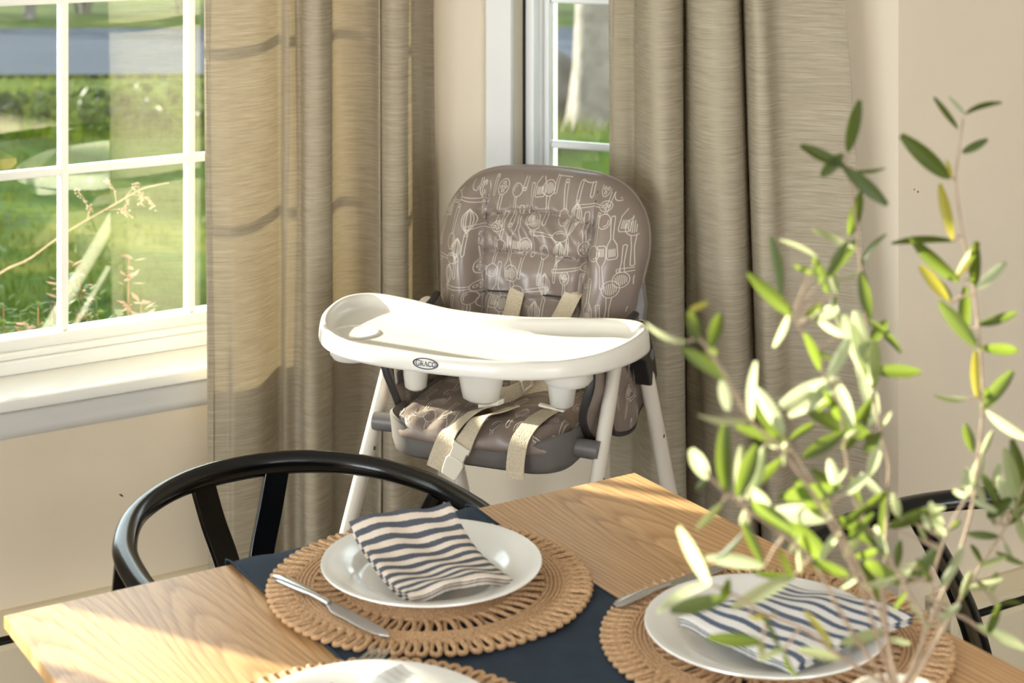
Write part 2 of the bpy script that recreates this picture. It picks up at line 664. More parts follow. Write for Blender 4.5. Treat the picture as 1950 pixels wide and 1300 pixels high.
def wall_with_hole(x0, x1, hx0, hx1, hz0, hz1, top=CEIL, th=TH):
    mb = MB()
    mb.box(x0, hx0, 0, th, 0, top)
    mb.box(hx1, x1, 0, th, 0, top)
    mb.box(hx0, hx1, 0, th, 0, hz0)
    mb.box(hx0, hx1, 0, th, hz1, top)
    return mb


W1 = dict(x0=0.30, x1=1.695, z0=0.585, z1=2.03)
mb = wall_with_hole(C1b[0] - 0.12, C1[0] + 0.12, W1['x0'], W1['x1'], W1['z0'], W1['z1'])
struct('wall_left', mb, 'wall_paint', 'cream painted wall under the wide grid window', 'wall', W(0, VB), AX)

W2 = dict(x0=0.262, x1=0.87, z0=0.585, z1=2.03)
mb = wall_with_hole(0, LEN, W2['x0'], W2['x1'], W2['z0'], W2['z1'])
LOC2, ROT2 = W(C1[0], C1[1]), AX - BAY
struct('wall_back', mb, 'wall_paint', 'cream wall strip beside the narrow window behind the high chair', 'wall', LOC2, ROT2)

W3 = dict(x0=0.12, x1=0.92, z0=0.585, z1=2.03)
mb = wall_with_hole(0, LEN, W3['x0'], W3['x1'], W3['z0'], W3['z1'])
LOC3, ROT3 = W(C2b[0], C2b[1]), AX + BAY
struct('wall_bay', mb, 'wall_paint', 'slanted bay wall beyond the left edge of the picture', 'wall', LOC3, ROT3)

mb = MB()
mb.box(C2[0], 4.6, 0, TH, 0, CEIL)
struct('wall_right', mb, 'wall_paint', 'beige house wall behind the olive branches at the right', 'wall', W(0, VM), AX)
mb = MB()
mb.box(-3.2, C2b[0], 0, TH, 0, CEIL)
struct('wall_front', mb, 'wall_paint', 'house wall to the left of the bay, out of view', 'wall', W(0, VM), AX)
mb = MB()
mb.box(-3.4, -3.2, -3.2, -0.95, 0, CEIL)
mb.box(-3.4, -3.2, 1.55, VM, 0, CEIL)
mb.box(-3.4, -3.2, -0.95, 1.55, 0, 0.65)
mb.box(-3.4, -3.2, -0.95, 1.55, 2.25, CEIL)  # frames an opening added for the left fill light
struct('wall_west', mb, 'wall_paint', 'side wall of the room at the left, out of view', 'wall', W(0, 0), AX)
mb = MB()
mb.box(4.4, 4.6, -3.0, VM, 0, CEIL)
struct('wall_side', mb, 'wall_paint', 'side wall of the room, out of view', 'wall', W(0, 0), AX)
mb = MB()
mb.box(1.7, 4.6, -3.2, -3.0, 0, CEIL)
mb.box(-3.2, -0.9, -3.2, -3.0, 0, CEIL)
mb.box(-0.9, 1.7, -3.2, -3.0, 2.25, CEIL)  # top of the opening added to let fill light in from behind
struct('wall_rear', mb, 'wall_paint', 'wall behind the viewer with a wide opening added for fill light', 'wall', W(0, 0), AX)
mb = MB()
mb.box(-3.2, 4.6, -3.0, VB + TH, CEIL, CEIL + 0.1)
struct('ceiling', mb, 'ceiling_paint', 'white ceiling over the dining corner', 'ceiling', W(0, 0), AX)
mb = MB()
mb.box(-3.2, 4.6, -3.0, VB + 0.02, -0.12, -0.002)
fl = struct('floor', mb, 'floor_dark', 'dark wooden floor under the table', 'floor', W(0, 0), AX)
nb = MB()
nb.box(-0.068, 0.068, -3.17, 3.17, -0.002, 0.0)
board_me = nb.mesh('plank', 'floor_dark', False)
for i in range(56):
    u = -3.13 + i * 0.138
    if u > 4.5:
        break
    link('plank', board_me, fl, Matrix.Translation((u, 0.17, 0)))


def muntin_h(x0, x1, z, y, w=0.017, d=0.024):
    m = MB()
    m.box(x0, x1, y - d / 2, y + d / 2, z - w / 2, z + w / 2)
    return m


def window(name, label, loc, rz, wd, bars_x, bars_z, gy, gz0, gz1, gx0, gx1, barw=0.0165):
    """Frame, muntin bars, panes, inner sill and apron of one window; y points outdoors."""
    root = thing(name, label, 'window', loc, rz)
    root['kind'] = 'structure'
    x0, x1, z0, z1 = wd['x0'], wd['x1'], wd['z0'], wd['z1']
    # outer frame with two steps
    m = MB()
    fy0, fy1 = gy - 0.035, gy + 0.05
    m.box(x0, gx0 - 0.012, fy0, fy1, z0, z1)
    m.box(gx1 + 0.012, x1, fy0, fy1, z0, z1)
    m.box(gx0 - 0.012, gx1 + 0.012, fy0, fy1, gz1 + 0.012, z1)
    m.box(gx0 - 0.012, gx1 + 0.012, fy0, fy1, z0, gz0 - 0.026)
    m.build('frame', 'frame_white', root, False, bevel=0.002)
    m = MB()
    sy0, sy1 = gy - 0.022, gy + 0.03
    m.box(gx0 - 0.012, gx0, sy0, sy1, gz0 - 0.026, gz1 + 0.012)
    m.box(gx1, gx1 + 0.012, sy0, sy1, gz0 - 0.026, gz1 + 0.012)
    m.box(gx0, gx1, sy0, sy1, gz1, gz1 + 0.012)
    m.box(gx0, gx1, sy0, sy1, gz0 - 0.026, gz0)
    m.build('sash', 'frame_white', root, False, bevel=0.003)
    xs = [gx0] + list(bars_x) + [gx1]
    zs = [gz0] + list(bars_z) + [gz1]
    for x in bars_x:
        m = MB()
        m.box(x - barw / 2, x + barw / 2, gy - 0.014, gy + 0.014, gz0, gz1)
        m.build('muntin_bar', 'frame_white', root, False, bevel=0.004)
    for z in bars_z:
        m = MB()
        m.box(gx0, gx1, gy - 0.0125, gy + 0.0125, z - barw / 2, z + barw / 2)
        m.build('muntin_bar', 'frame_white', root, False, bevel=0.004)
    for i in range(len(xs) - 1):
        for j in range(len(zs) - 1):
            m = MB()
            a0 = xs[i] + (barw / 2 if i else 0)
            a1 = xs[i + 1] - (barw / 2 if i < len(xs) - 2 else 0)
            b0 = zs[j] + (barw / 2 if j else 0)
            b1 = zs[j + 1] - (barw / 2 if j < len(zs) - 2 else 0)
            m.box(a0, a1, gy - 0.002, gy + 0.002, b0, b1)
            m.build('pane', 'window_glass', root, False)
    return root


def sill(root, x0, x1, z, y_back, over=0.035, ext=0.07):
    m = MB()
    prof = [(-over, z - 0.012), (-over + 0.004, z - 0.003), (-over + 0.012, z), (0.0, z), (0.0, z - 0.026), (-over + 0.008, z - 0.026), (-over, z - 0.02)]
    m.rings([[(x0 - ext, a, b) for a, b in prof], [(x1 + ext, a, b) for a, b in prof]])
    m.box(x0, x1, 0.0, y_back, z - 0.02, z)
    m.build('window_sill', 'trim_paint', root, True, 30)
    m = MB()
    prof = [(0.0, z - 0.026), (-0.018, z - 0.026), (-0.016, z - 0.048), (-0.012, z - 0.056), (-0.012, z - 0.062), (-0.009, z - 0.070), (-0.005, z - 0.078), (0.0, z - 0.082)]
    m.rings([[(x0 - ext + 0.02, a, b) for a, b in prof], [(x1 + ext - 0.02, a, b) for a, b in prof]])
    m.build('apron', 'trim_paint', root, True, 30)


w1 = window('window_1', 'wide white grid window with a view of lawn and road', W(0, VB), AX, W1,
            (0.595, 0.862, 1.129, 1.396), (0.977, 1.318, 1.66), 0.18, 0.66, 1.985, 0.328, 1.663)
sill(w1, W1['x0'], W1['x1'], 0.602, 0.145)
m = MB()
m.box(W1['x0'] + 0.001, W1['x1'] - 0.001, 0.118, 0.146, 0.602, 0.628)
m.box(W1['x0'] + 0.001, W1['x1'] - 0.001, 0.130, 0.146, 0.628, 0.640)
m.build('sill_stop', 'frame_white', w1, False, bevel=0.003)

w2 = window('window_2', 'narrow white window behind the high chair', LOC2, ROT2, W2,
            (0.62,), (0.998, 1.301, 1.61), 0.12, 0.66, 1.985, 0.299, 0.835, 0.014)
m = MB()
m.box(W2['x0'] - 0.058, W2['x0'], -0.016, 0.0, 0.5, 2.1)
m.box(W2['x1'], W2['x1'] + 0.058, -0.016, 0.0, 0.5, 2.1)
m.box(W2['x0'], W2['x1'], -0.016, 0.0, 2.03, 2.1)
m.build('casing', 'trim_paint', w2, False, bevel=0.003)
m = MB()
m.box(W2['x0'] - 0.001, W2['x0'] + 0.004, 0.045, 0.052, 0.6, 2.02)
m.build('weather_strip', 'gap_black', w2, False)
m = MB()
m.box(W2['x0'], W2['x0'] + 0.022, 0.052, 0.09, 0.6, 2.02)
m.build('jamb_liner', 'frame_white', w2, False, bevel=0.002)
sill(w2, W2['x0'], W2['x1'], 0.602, 0.10, 0.03, 0.05)

w3 = window('window_3', 'bay window beyond the left edge of the picture', LOC3, ROT3, W3,
            (0.42, 0.69), (0.977, 1.318, 1.66), 0.10, 0.66, 1.985, 0.15, 0.89, 0.02)
sill(w3, W3['x0'], W3['x1'], 0.602, 0.07, 0.03, 0.0)


# small scuffs on the paint
def scuff(wall, x, y, v, ln, ang):
    k_ = (x - 975.0) / F_PX
    d_ = v / (-k_ * SA + CA)
    u_ = k_ * d_ * CA + d_ * SA
    z_ = ZC - (y - HORIZON) * d_ / F_PX
    m_ = MB()
    c_, s_ = math.cos(ang), math.sin(ang)
    m_.slab([(-ln, 0), (-ln * .3, 0.0022), (ln, 0.0004), (ln * .2, -0.0018)], lambda p, q: (u_ + p[0] * c_ - p[1] * s_, -0.0008 * (1 - q), z_ + p[0] * s_ + p[1] * c_))
    m_.build('scuff_mark', 'gap_black', wall, False)


scuff(bpy.data.objects['wall_left'], 231, 943, VB, 0.006, -0.6)
scuff(bpy.data.objects['wall_right'], 1748, 365, VM, 0.0022, 1.2)
scuff(bpy.data.objects['wall_right'], 1741, 361, VM, 0.0014, 0.2)

# baseboard heaters
def heater(x0, x1, loc, label):
    t = thing('baseboard_heater', label, 'heater', loc, AX, 'baseboard heaters')
    m = MB()
    m.rings([[(x, a, b) for a, b in ((0, 0.03), (0, 0.205), (-0.012, 0.205), (-0.06, 0.192), (-0.06, 0.182), (-0.012, 0.19), (-0.008, 0.03))] for x in (x0, x1)])
    m.build('back_plate', 'heater_paint', t, False)
    m = MB()
    m.box(x0 + 0.01, x1 - 0.01, -0.045, -0.012, 0.10, 0.165)
    m.build('heating_fin', 'heater_dark', t, False)
    m = MB()
    m.rings([[(x, a, b) for a, b in ((-0.052, 0.03), (-0.062, 0.035), (-0.066, 0.158), (-0.058, 0.165), (-0.054, 0.158))] for x in (x0, x1)])
    m.build('front_panel', 'heater_paint', t, False)
    for x in (x0, x1 - 0.02):
        m = MB()
        m.box(x, x + 0.02, -0.069, 0, 0.0, 0.2)
        m.build('end_cap', 'heater_paint', t, False, bevel=0.003)


heater(0.28, 1.72, W(0, VB), 'cream baseboard heater under the wide window')
heater(2.46, 4.3, W(0, VM), 'cream baseboard heater on the wall behind the olive branches')


# ------------------------------------------------------------------ curtains
def curtain(name, label, prof, loc, rz, z0, z1, centre, flare, lean=None, group='linen curtains', hem_left=True):
    """prof: plan points (along wall, y outdoors positive) from one edge to the other."""
    t = thing(name, label, 'curtain', loc, rz, group)
    P = catmull([(a, b, 0) for a, b in prof], 5)
    n = len(P)
    NZ = 44

    def pt(i, k):
        z = z1 + (z0 - z1) * k / NZ
        p = P[i]
        dz = (1.30 - z)
        s = 1.0 + flare * dz
        a = centre + (p.x - centre) * s
        wob = 0.004 * math.sin(z * 3.1 + i * 0.23) + 0.002 * math.sin(z * 7.0 + i * 0.5)
        if lean:
            a += lean(p.x, z)
        return (a, p.y + wob, z)
    m = MB()
    for k in range(NZ + 1):
        for i in range(n):
            m.v.append(pt(i, k))
    for k in range(NZ):
        for i in range(n - 1):
            q = k * n + i
            m.f.append((q, q + 1, q + n + 1, q + n))
    m.build('fabric_panel', 'curtain_linen', t, True, 180)
    # turned hems on both long edges
    for edge, d in ((0, 1), (n - 1, -1)):
        m = MB()
        for k in range(NZ + 1):
            a = Vector(pt(edge, k))
            b = Vector(pt(edge + d * 3, k))
            dirn = (b - a).normalized() * 0.014
            m.v.append(a + Vector((0, 0.0015, 0)))
            m.v.append(a + dirn + Vector((0, 0.0015, 0)))
        for k in range(NZ):
            m.f.append((2 * k, 2 * k + 1, 2 * k + 3, 2 * k + 2))
        m.build('side_hem', 'curtain_linen', t, True, 180)
    return t


def prof_mid(lst):                     # image x and wall distance -> plan points of the middle wall
    out = []
    for x, v in lst:
        k = (x - 975.0) / F_PX
        d = v / (-k * SA + CA)
        out.append((k * d * CA + d * SA, v - VB))
    return out


lst = [(388, 3.245), (398, 3.24), (440, 3.228), (490, 3.236), (520, 3.262), (534, 3.28), (546, 3.268), (566, 3.272), (575, 3.25),
       (577, 3.20), (586, 3.168), (606, 3.158), (626, 3.175), (632, 3.205), (633, 3.262), (648, 3.282), (680, 3.274), (706, 3.25),
       (722, 3.212), (725, 3.24), (727, 3.212), (742, 3.182), (765, 3.174), (779, 3.19), (782, 3.22), (784, 3.268), (800, 3.275), (816, 3.262), (824, 3.255)]
curtain('curtain', 'linen curtain hanging right of the wide grid window, left of the high chair', prof_mid(lst), W(0, VB), AX, 0.02, 2.2, 1.55, 0.0,
        lean=lambda a, z: (0.03 * max(0, 1.25 - z) ** 1.2 if a > 1.79 else (0.012 * (1.3 - z) if a < 1.36 else 0.016 * (1.3 - z) * (a - 1.52))))

n2 = (math.sin(BAY), math.cos(BAY))     # outward in room axes


def prof_ang(lst):
    out = []
    dx, dy = math.cos(-BAY), math.sin(-BAY)
    for x, o in lst:
        k = (x - 975.0) / F_PX
        r = (k * CA + SA, -k * SA + CA)
        P = (C1[0] - n2[0] * o, C1[1] - n2[1] * o)
        det = r[0] * (-dy) + dx * r[1]
        t = (r[0] * P[1] - r[1] * P[0]) / det
        out.append((t, -o))
    return out


lst = [(1160, 0.055), (1172, 0.056), (1192, 0.058), (1207, 0.062), (1210, 0.095), (1222, 0.145), (1245, 0.178), (1275, 0.172), (1297, 0.125), (1303, 0.06), (1308, 0.02),
       (1306, 0.05), (1309, 0.105), (1325, 0.155), (1360, 0.182), (1395, 0.16), (1412, 0.10), (1417, 0.04), (1416, 0.06), (1418, 0.12), (1432, 0.172), (1455, 0.165),
       (1480, 0.118), (1520, 0.10), (1560, 0.095), (1592, 0.10), (1612, 0.10)]


def lean2(a, z):
    dz = 1.3 - z
    if a > 0.86:
        return 0.055 * dz
    if a > 0.66:
        return 0.030 * dz
    if a > 0.60:
        return 0.010 * dz
    return 0.0


curtain('curtain', 'linen curtain with deep folds hanging right of the high chair', prof_ang(lst), LOC2, ROT2, 0.02, 2.2, 0.75, 0.0,
        lean=lambda a, z: (1.3 - z) * (0.036 * smooth01((a - 0.655) / 0.01) + 0.034 * smooth01((a - 0.80) / 0.15)))

# the curtains whose shadows cross the table hang beyond the left edge of the picture
lst = [(0.225, -0.06)]
u = 0.235
k = 0
while u < 0.68:
    lst.append((u, -0.09 + (0.035 if k % 2 else -0.035)))
    u += 0.028
    k += 1
lst.append((0.70, -0.09))
curtain('curtain', 'linen curtain at the far left end of the wide window', lst, W(0, VB), AX, 0.02, 2.2, 0.4, 0.0)
lst = []
u = 0.737
k = 0
while u < 0.93:
    lst.append((u, -0.08 + (0.03 if k % 2 else -0.03)))
    u += 0.026
    k += 1
curtain('curtain', 'linen curtain on the bay window beyond the left edge of the picture', lst, LOC3, ROT3, 0.02, 2.2, 0.4, 0.0)


def rod(x0, x1, loc, rz, label):
    t = thing('curtain_rod', label, 'curtain rod', loc, rz, 'curtain rods')
    m = MB()
    m.tube([(x0, -0.09, 2.215), (x1, -0.09, 2.215)], 0.011, 12)
    m.build('pole', 'rod_metal', t)
    for x in (x0 + 0.05, x1 - 0.05):
        m = MB()
        m.tube([(x, 0.0, 2.215), (x, -0.09, 2.215)], 0.007, 8)
        m.build('bracket', 'rod_metal', t)
    for x in (x0, x1):
        m = MB()
        m.lathe([(0.001, -0.016), (0.012, -0.011), (0.017, 0), (0.012, 0.011), (0.001, 0.016)], 12, (x, -0.09, 2.215))
        m.build('finial', 'rod_metal', t)


rod(0.16, 1.74, W(0, VB), AX, 'dark curtain rod above the wide window')
rod(0.25, 1.0, LOC2, ROT2, 'dark curtain rod above the narrow window')
rod(0.1, 0.95, LOC3, ROT3, 'dark curtain rod above the bay window at the far left')

# ------------------------------------------------------------------ dining table
TU0, TU1, TV1, TV0, TZ = 0.588, 1.470, 2.046, 0.40, 0.75
tbl = thing('dining_table', 'light oak dining table with long boards', 'table', W((TU0 + TU1) / 2, (TV0 + TV1) / 2), AX)
NB = 7
bw = (TU1 - TU0) / NB
hl = (TV1 - TV0) / 2
for i in range(NB):
    x0 = -bw / 2 + 0.00003
    x1 = bw / 2 - 0.00003
    m = MB()
    cut = 0.014
    a0 = x0 + (cut if i == 0 else 0)
    a1 = x1 - (cut if i == NB - 1 else 0)
    t0, t1 = TZ - 0.032, TZ
    mid = TZ - 0.014
    m.rings([[(x0, -hl, t1), (x1, -hl, t1), (x1, -hl, mid), (a1, -hl + cut, t0), (a0, -hl + cut, t0), (x0, -hl, mid)],
             [(x0, hl, t1), (x1, hl, t1), (x1, hl, mid), (a1, hl - cut, t0), (a0, hl - cut, t0), (x0, hl, mid)]])
    b = m.build('board', 'oak', tbl, False, bevel=0.0003)
    b.location = ((i + 0.5) * bw - (TU1 - TU0) / 2, 0, 0)
m = MB()
ww = (TU1 - TU0) / 2 - 0.09
for sx in (-1, 1):
    m.box(sx * ww - 0.011, sx * ww + 0.011, -hl + 0.11, hl - 0.11, TZ - 0.11, TZ - 0.032)
for sy in (-1, 1):
    m.box(-ww, ww, sy * (hl - 0.11) - 0.011, sy * (hl - 0.11) + 0.011, TZ - 0.11, TZ - 0.032)
m.build('apron', 'oak', tbl, False)
for sx in (-1, 1):
    for sy in (-1, 1):
        m = MB()
        x, y = sx * ww, sy * (hl - 0.11)
        m.rings([[(x + a * r * 0.5, y + b * r * 0.5, z) for a, b in ((-1, -1), (1, -1), (1, 1), (-1, 1))] for z, r in ((0.0, 0.04), (TZ - 0.032, 0.062))])
        m.build('leg', 'oak', tbl, False, bevel=0.006)

# ------------------------------------------------------------------ table runner
m = MB()
RU0, RU1 = 0.861, 1.206
runner = thing('table_runner', 'dark navy cloth runner down the middle of the oak table', 'table runner', W(1.0335, TV1, TZ), AX)


def runner_pt(a, b):
    x = (RU1 - RU0) * (a - 0.5)
    s = b * 1.95                               # path: hangs over the end, then along the top
    if s < 0.22:
        y, z = 0.010 + 0.004 * math.sin(a * 9), s - 0.217
        y += 0.006 * math.sin(a * 14) * (0.22 - s) * 4
    else:
        e = s - 0.22
        r = 0.012
        if e < r * 1.57:
            t = e / r
            y, z = 0.010 - r + r * math.cos(t), 0.003 - r + r * math.sin(t) + 0.0
        else:
            y, z = 0.010 - r - (e - r * 1.57), 0.003
            z += 0.0015 * math.sin(a * 17 + y * 11) * math.sin(y * 23) + (0.004 * math.exp(-((y + 0.01) / 0.03) ** 2) * (0.5 + 0.5 * math.sin(a * 21)))
            z = max(z, 0.0016)
    return (x, y, z)


m.grid(40, 120, runner_pt)
m.build('cloth', 'navy_cloth', runner, True, 180)
for sx in (-1, 1):
    m = MB()
    pts = [Vector(runner_pt(0.5 + sx * 0.494, k / 80)) + Vector((0, 0.0006 if k / 80 * 1.95 < 0.22 else 0, 0.0008)) for k in range(81)]
    m.tube(pts, 0.0011, 5)
    m.build('hem', 'navy_cloth', runner)

# ------------------------------------------------------------------ placemats
def loop_mesh(name, l0, l1, w, r, lift=0.0):
    """A loop of cord in the xy plane pointing along +x."""
    pts = []
    N = 14
    for i in range(N + 1):
        t = i / N
        ang = math.pi * 2 * t
        x = l0 + (l1 - l0) * (0.5 - 0.5 * math.cos(ang))
        wd = w * math.sin(ang) * (0.35 + 0.65 * (0.5 - 0.5 * math.cos(ang)))
        pts.append((x, wd, lift + 0.0012 * math.sin(ang)))
    m = MB()
    m.tube(pts, r, 7)
    return m.mesh(name, 'jute')


CORD = 0.0031
outer_me = loop_mesh('edge_loop', 0.156, 0.190, 0.0068, 0.0030, 0.0042)
inner_me = loop_mesh('lattice_loop', 0.103, 0.139, 0.0078, 0.0028, 0.004)


def coil(r0, r1, z):
    m = MB()
    n = max(2, int(round((r1 - r0) / 0.0046)))
    for i in range(n):
        rr = r0 + (r1 - r0) * (i + 0.5) / n
        rings = []
        K = 96
        for k in range(K):
            a = 2 * math.pi * k / K
            ring = []
            for q in range(6):
                b = 2 * math.pi * q / 6
                rad = rr + 0.0027 * math.cos(b)
                ring.append((rad * math.cos(a), rad * math.sin(a), z + 0.0029 * math.sin(b) + 0.0003 * math.sin(a * 40 + i)))
            rings.append(ring)
        m.loop_rings(rings)
    return m


band_me = coil(0.136, 0.160, 0.0042).mesh('braided_band', 'jute')
centre_me = coil(0.004, 0.105, 0.0040).mesh('coiled_centre', 'jute')


def placemat(u, v, rz, label, z=TZ + 0.0035):
    t = thing('placemat', label, 'placemat', W(u, v, z), AX + rz, 'round jute placemats')
    link('braided_band', band_me, t)
    link('coiled_centre', centre_me, t)
    N = 82
    for i in range(N):
        link('edge_loop', outer_me, t, Matrix.Rotation(2 * math.pi * (i + 0.15 * random.uniform(-1, 1)) / N, 4, 'Z') @ Matrix.Rotation(random.uniform(-0.25, 0.05), 4, 'X'))
    N = 50
    for i in range(N):
        link('lattice_loop', inner_me, t, Matrix.Rotation(2 * math.pi * (i + 0.2 * random.uniform(-1, 1)) / N, 4, 'Z'))
    return t


MAT1, MAT2, MAT3 = (1.036, 1.854), (1.285, 1.525), (0.797, 1.545)
placemat(*MAT1, 0.1, 'round jute placemat under the plate with the propped striped napkin')
placemat(*MAT2, 0.4, 'round jute placemat half hidden by the olive leaves at the right')
placemat(*MAT3, 0.2, 'round jute placemat cut off by the bottom edge of the picture')

# ------------------------------------------------------------------ plates
def plate_mesh():
    m = MB()
    prof = [(0.0015, 0.006), (0.05, 0.006), (0.078, 0.0065), (0.086, 0.009), (0.090, 0.0125), (0.100, 0.0165), (0.118, 0.0215), (0.1275, 0.0238), (0.1300, 0.0236),
            (0.1305, 0.0222), (0.127, 0.0198), (0.105, 0.0135), (0.088, 0.006), (0.080, 0.002), (0.074, 0.0), (0.070, 0.0), (0.068, 0.002), (0.0015, 0.0025)]
    m.lathe(prof, 96)
    return m.mesh('body', 'porcelain', True, 50)


pl_me = plate_mesh()


def plate(u, v, label):
    t = thing('dinner_plate', label, 'plate', W(u, v, TZ + 0.0108), AX, 'white dinner plates')
    link('body', pl_me, t)
    return t


PL1, PL2, PL3 = (1.0385, 1.855), (1.262, 1.515), (0.797, 1.545)
plate(*PL1, 'white porcelain dinner plate in front of the black chair, under the propped striped napkin')
plate(*PL2, 'white porcelain dinner plate behind the olive stems at the right')
plate(*PL3, 'white dinner plate cut off by the bottom edge of the picture')


# ------------------------------------------------------------------ napkins
def napkin(name, label, c, mat, sag, thick, side_layers=3, uvflip=False, wr=0.002):
    """c: far-left, far-right, near-left, near-right corners (world)."""
    fl_, fr_, nl, nr = [Vector(p) for p in c]
    mid = (fl_ + fr_ + nl + nr) / 4
    base = Vector((mid.x, mid.y, min(p.z for p in c) - thick))
    t = thing(name, label, 'napkin', base, 0, 'striped cloth napkins')
    ph = random.uniform(0, 6)

    def surf(a, b, dz=0.0, inset=0.0):
        aa = inset + a * (1 - 2 * inset)
        p = fl_.lerp(fr_, aa).lerp(nl.lerp(nr, aa), b)
        z = sag(a, b) + wr * math.sin(a * 7 + b * 5 + ph) + wr * 0.6 * math.sin(a * 15 - b * 9 + ph)
        q = p - base
        return Vector((q.x, q.y, q.z + z + dz))
    NX, NY = 26, 34
    for layer in range(side_layers):
        m = MB()
        lt = thick / side_layers
        top = -layer * lt
        ins = 0.0 if layer == 0 else 0.012 * layer * (1 if layer % 2 else 0.4)

        def top_fn(a, b, top=top, ins=ins):
            e = min(a, 1 - a, b, 1 - b)
            rnd = -lt * 0.45 * (1 - smooth01(e / 0.035))
            return surf(a, min(1, b * (1 - ins) + ins * 0.3), top + rnd, ins)

        def bot_fn(a, b, top=top, ins=ins):
            e = min(a, 1 - a, b, 1 - b)
            rnd = lt * 0.45 * (1 - smooth01(e / 0.035))
            return surf(a, min(1, b * (1 - ins) + ins * 0.3), top - lt * 0.94 + rnd, ins)
        m.grid(NX, NY, top_fn)
        o1 = 0
        o2 = len(m.v)
        m.grid(NX, NY, bot_fn)
        n = NX + 1
        edge = [i for i in range(n)] + [n * j + NX for j in range(1, NY + 1)] + [n * NY + i for i in range(NX - 1, -1, -1)] + [n * j for j in range(NY - 1, 0, -1)]
        for i in range(len(edge)):
            a, b = edge[i], edge[(i + 1) % len(edge)]
            m.f.append((o1 + a, o1 + b, o2 + b, o2 + a))
        m.build('fold', mat, t, True, 60)
    return t


napkin('cloth_napkin', 'navy and cream striped napkin propped on the plate in front of the black chair',
       (atz(664, 986, 0.824), atz(856, 953, 0.828), atz(781, 1133, 0.788), atz(977, 1096, 0.788)), 'napkin_stripe',
       lambda a, b: -0.016 * math.sin(math.pi * min(1, b * 1.05)) - 0.006 * b * (1 - b) + 0.004 * math.sin(a * math.pi) * b, 0.012)
napkin('cloth_napkin', 'blue and white striped napkin on the plate behind the olive stems',
       (W(1.335, 1.56, 0.795), W(1.398, 1.425, 0.797), W(1.178, 1.562, 0.790), W(1.205, 1.405, 0.790)), 'napkin_blue',
       lambda a, b: 0.006 * math.sin(math.pi * b) + 0.003 * math.sin(a * math.pi), 0.012)
napkin('cloth_napkin', 'sunlit white napkin with faint grey stripes at the bottom edge of the picture',
       (atz(764, 1258, 0.800), atz(905, 1345, 0.80), atz(640, 1330, 0.79), atz(790, 1430, 0.79)), 'napkin_grey',
       lambda a, b: 0.004 * math.sin(math.pi * b), 0.012)


# ------------------------------------------------------------------ cutlery
def knife(p0, p1, label, z):
    a, b = Vector((*p0, 0)), Vector((*p1, 0))
    L = (b - a).length
    ang = math.atan2((b - a).y, (b - a).x)
    t = thing('table_knife', label, 'knife', W(a.x, a.y, z), AX + ang, 'table knives')
    hl_ = L * 0.49
    m = MB()
    pts = [(hl_ * k / 10, 0, 0.0042 + 0.0012 * math.sin(math.pi * k / 10)) for k in range(11)]
    rad = [(0.0075 * (0.55 + 0.45 * math.sin(math.pi * min(1, (k / 10) * 0.9 + 0.32))) if k else 0.003, 0.0036 if k else 0.0015) for k in range(11)]
    m.tube(pts, rad, 12)
    m.build('handle', 'stainless', t)
    m = MB()
    top, bot = [], []
    for k in range(13):
        s = k / 12
        x = hl_ - 0.004 + (L - hl_ + 0.004) * s
        wtop = 0.0045 + 0.0012 * math.sin(s * 3)
        wbot = -(0.0042 + 0.0085 * smooth01(s * 4.5)) * (1.0 if s < 0.75 else 1.0 - 0.75 * ((s - 0.75) / 0.25) ** 2)
        wtop = wtop * (1 if s < 0.8 else 1 - 1.3 * ((s - 0.8) / 0.2) ** 2)
        top.append((x, wtop))
        bot.append((x, wbot))
    poly = top + bot[::-1]
    m.slab(poly, lambda p, s: (p[0], p[1], 0.0035 + (0.0018 if s else 0) - 0.0012 * (p[0] - hl_) / (L - hl_)))
    m.build('blade', 'stainless', t, False, bevel=0.0004)
    return t


knife((0.8803, 1.951), (0.9225, 1.738), 'stainless steel table knife lying across the jute mat in front of the black chair', TZ + 0.0115)
knife((1.172, 1.671), (1.352, 1.70), 'stainless steel table knife sticking out behind the plate at the right', TZ + 0.0115)

t = thing('table_fork', 'stainless steel fork with its tines over the near placemat', 'fork', W(0.889, 1.695, TZ + 0.0165), AX + math.atan2(-0.0192, -0.0335), None)
for i in range(4):
    m = MB()
    y = (i - 1.5) * 0.0064
    m.tube([(0, y, 0.010), (0.012, y, 0.0075), (0.026, y, 0.0065), (0.042, y * 0.98, 0.0075)], [(0.0012, 0.0008), (0.0021, 0.0013), (0.0023, 0.0014), (0.0024, 0.0014)], 6)
    m.build('tine', 'stainless', t)
m = MB()
m.tube([(0.040, 0, 0.0075), (0.050, 0, 0.0085), (0.062, 0, 0.010), (0.08, 0, 0.0105), (0.12, 0, 0.008), (0.18, 0, 0.006), (0.19, 0, 0.006)],
       [(0.0105, 0.0012), (0.0115, 0.0014), (0.008, 0.0018), (0.0035, 0.002), (0.004, 0.0022), (0.0075, 0.0024), (0.003, 0.0018)], 12)
m.build('handle', 'stainless', t)


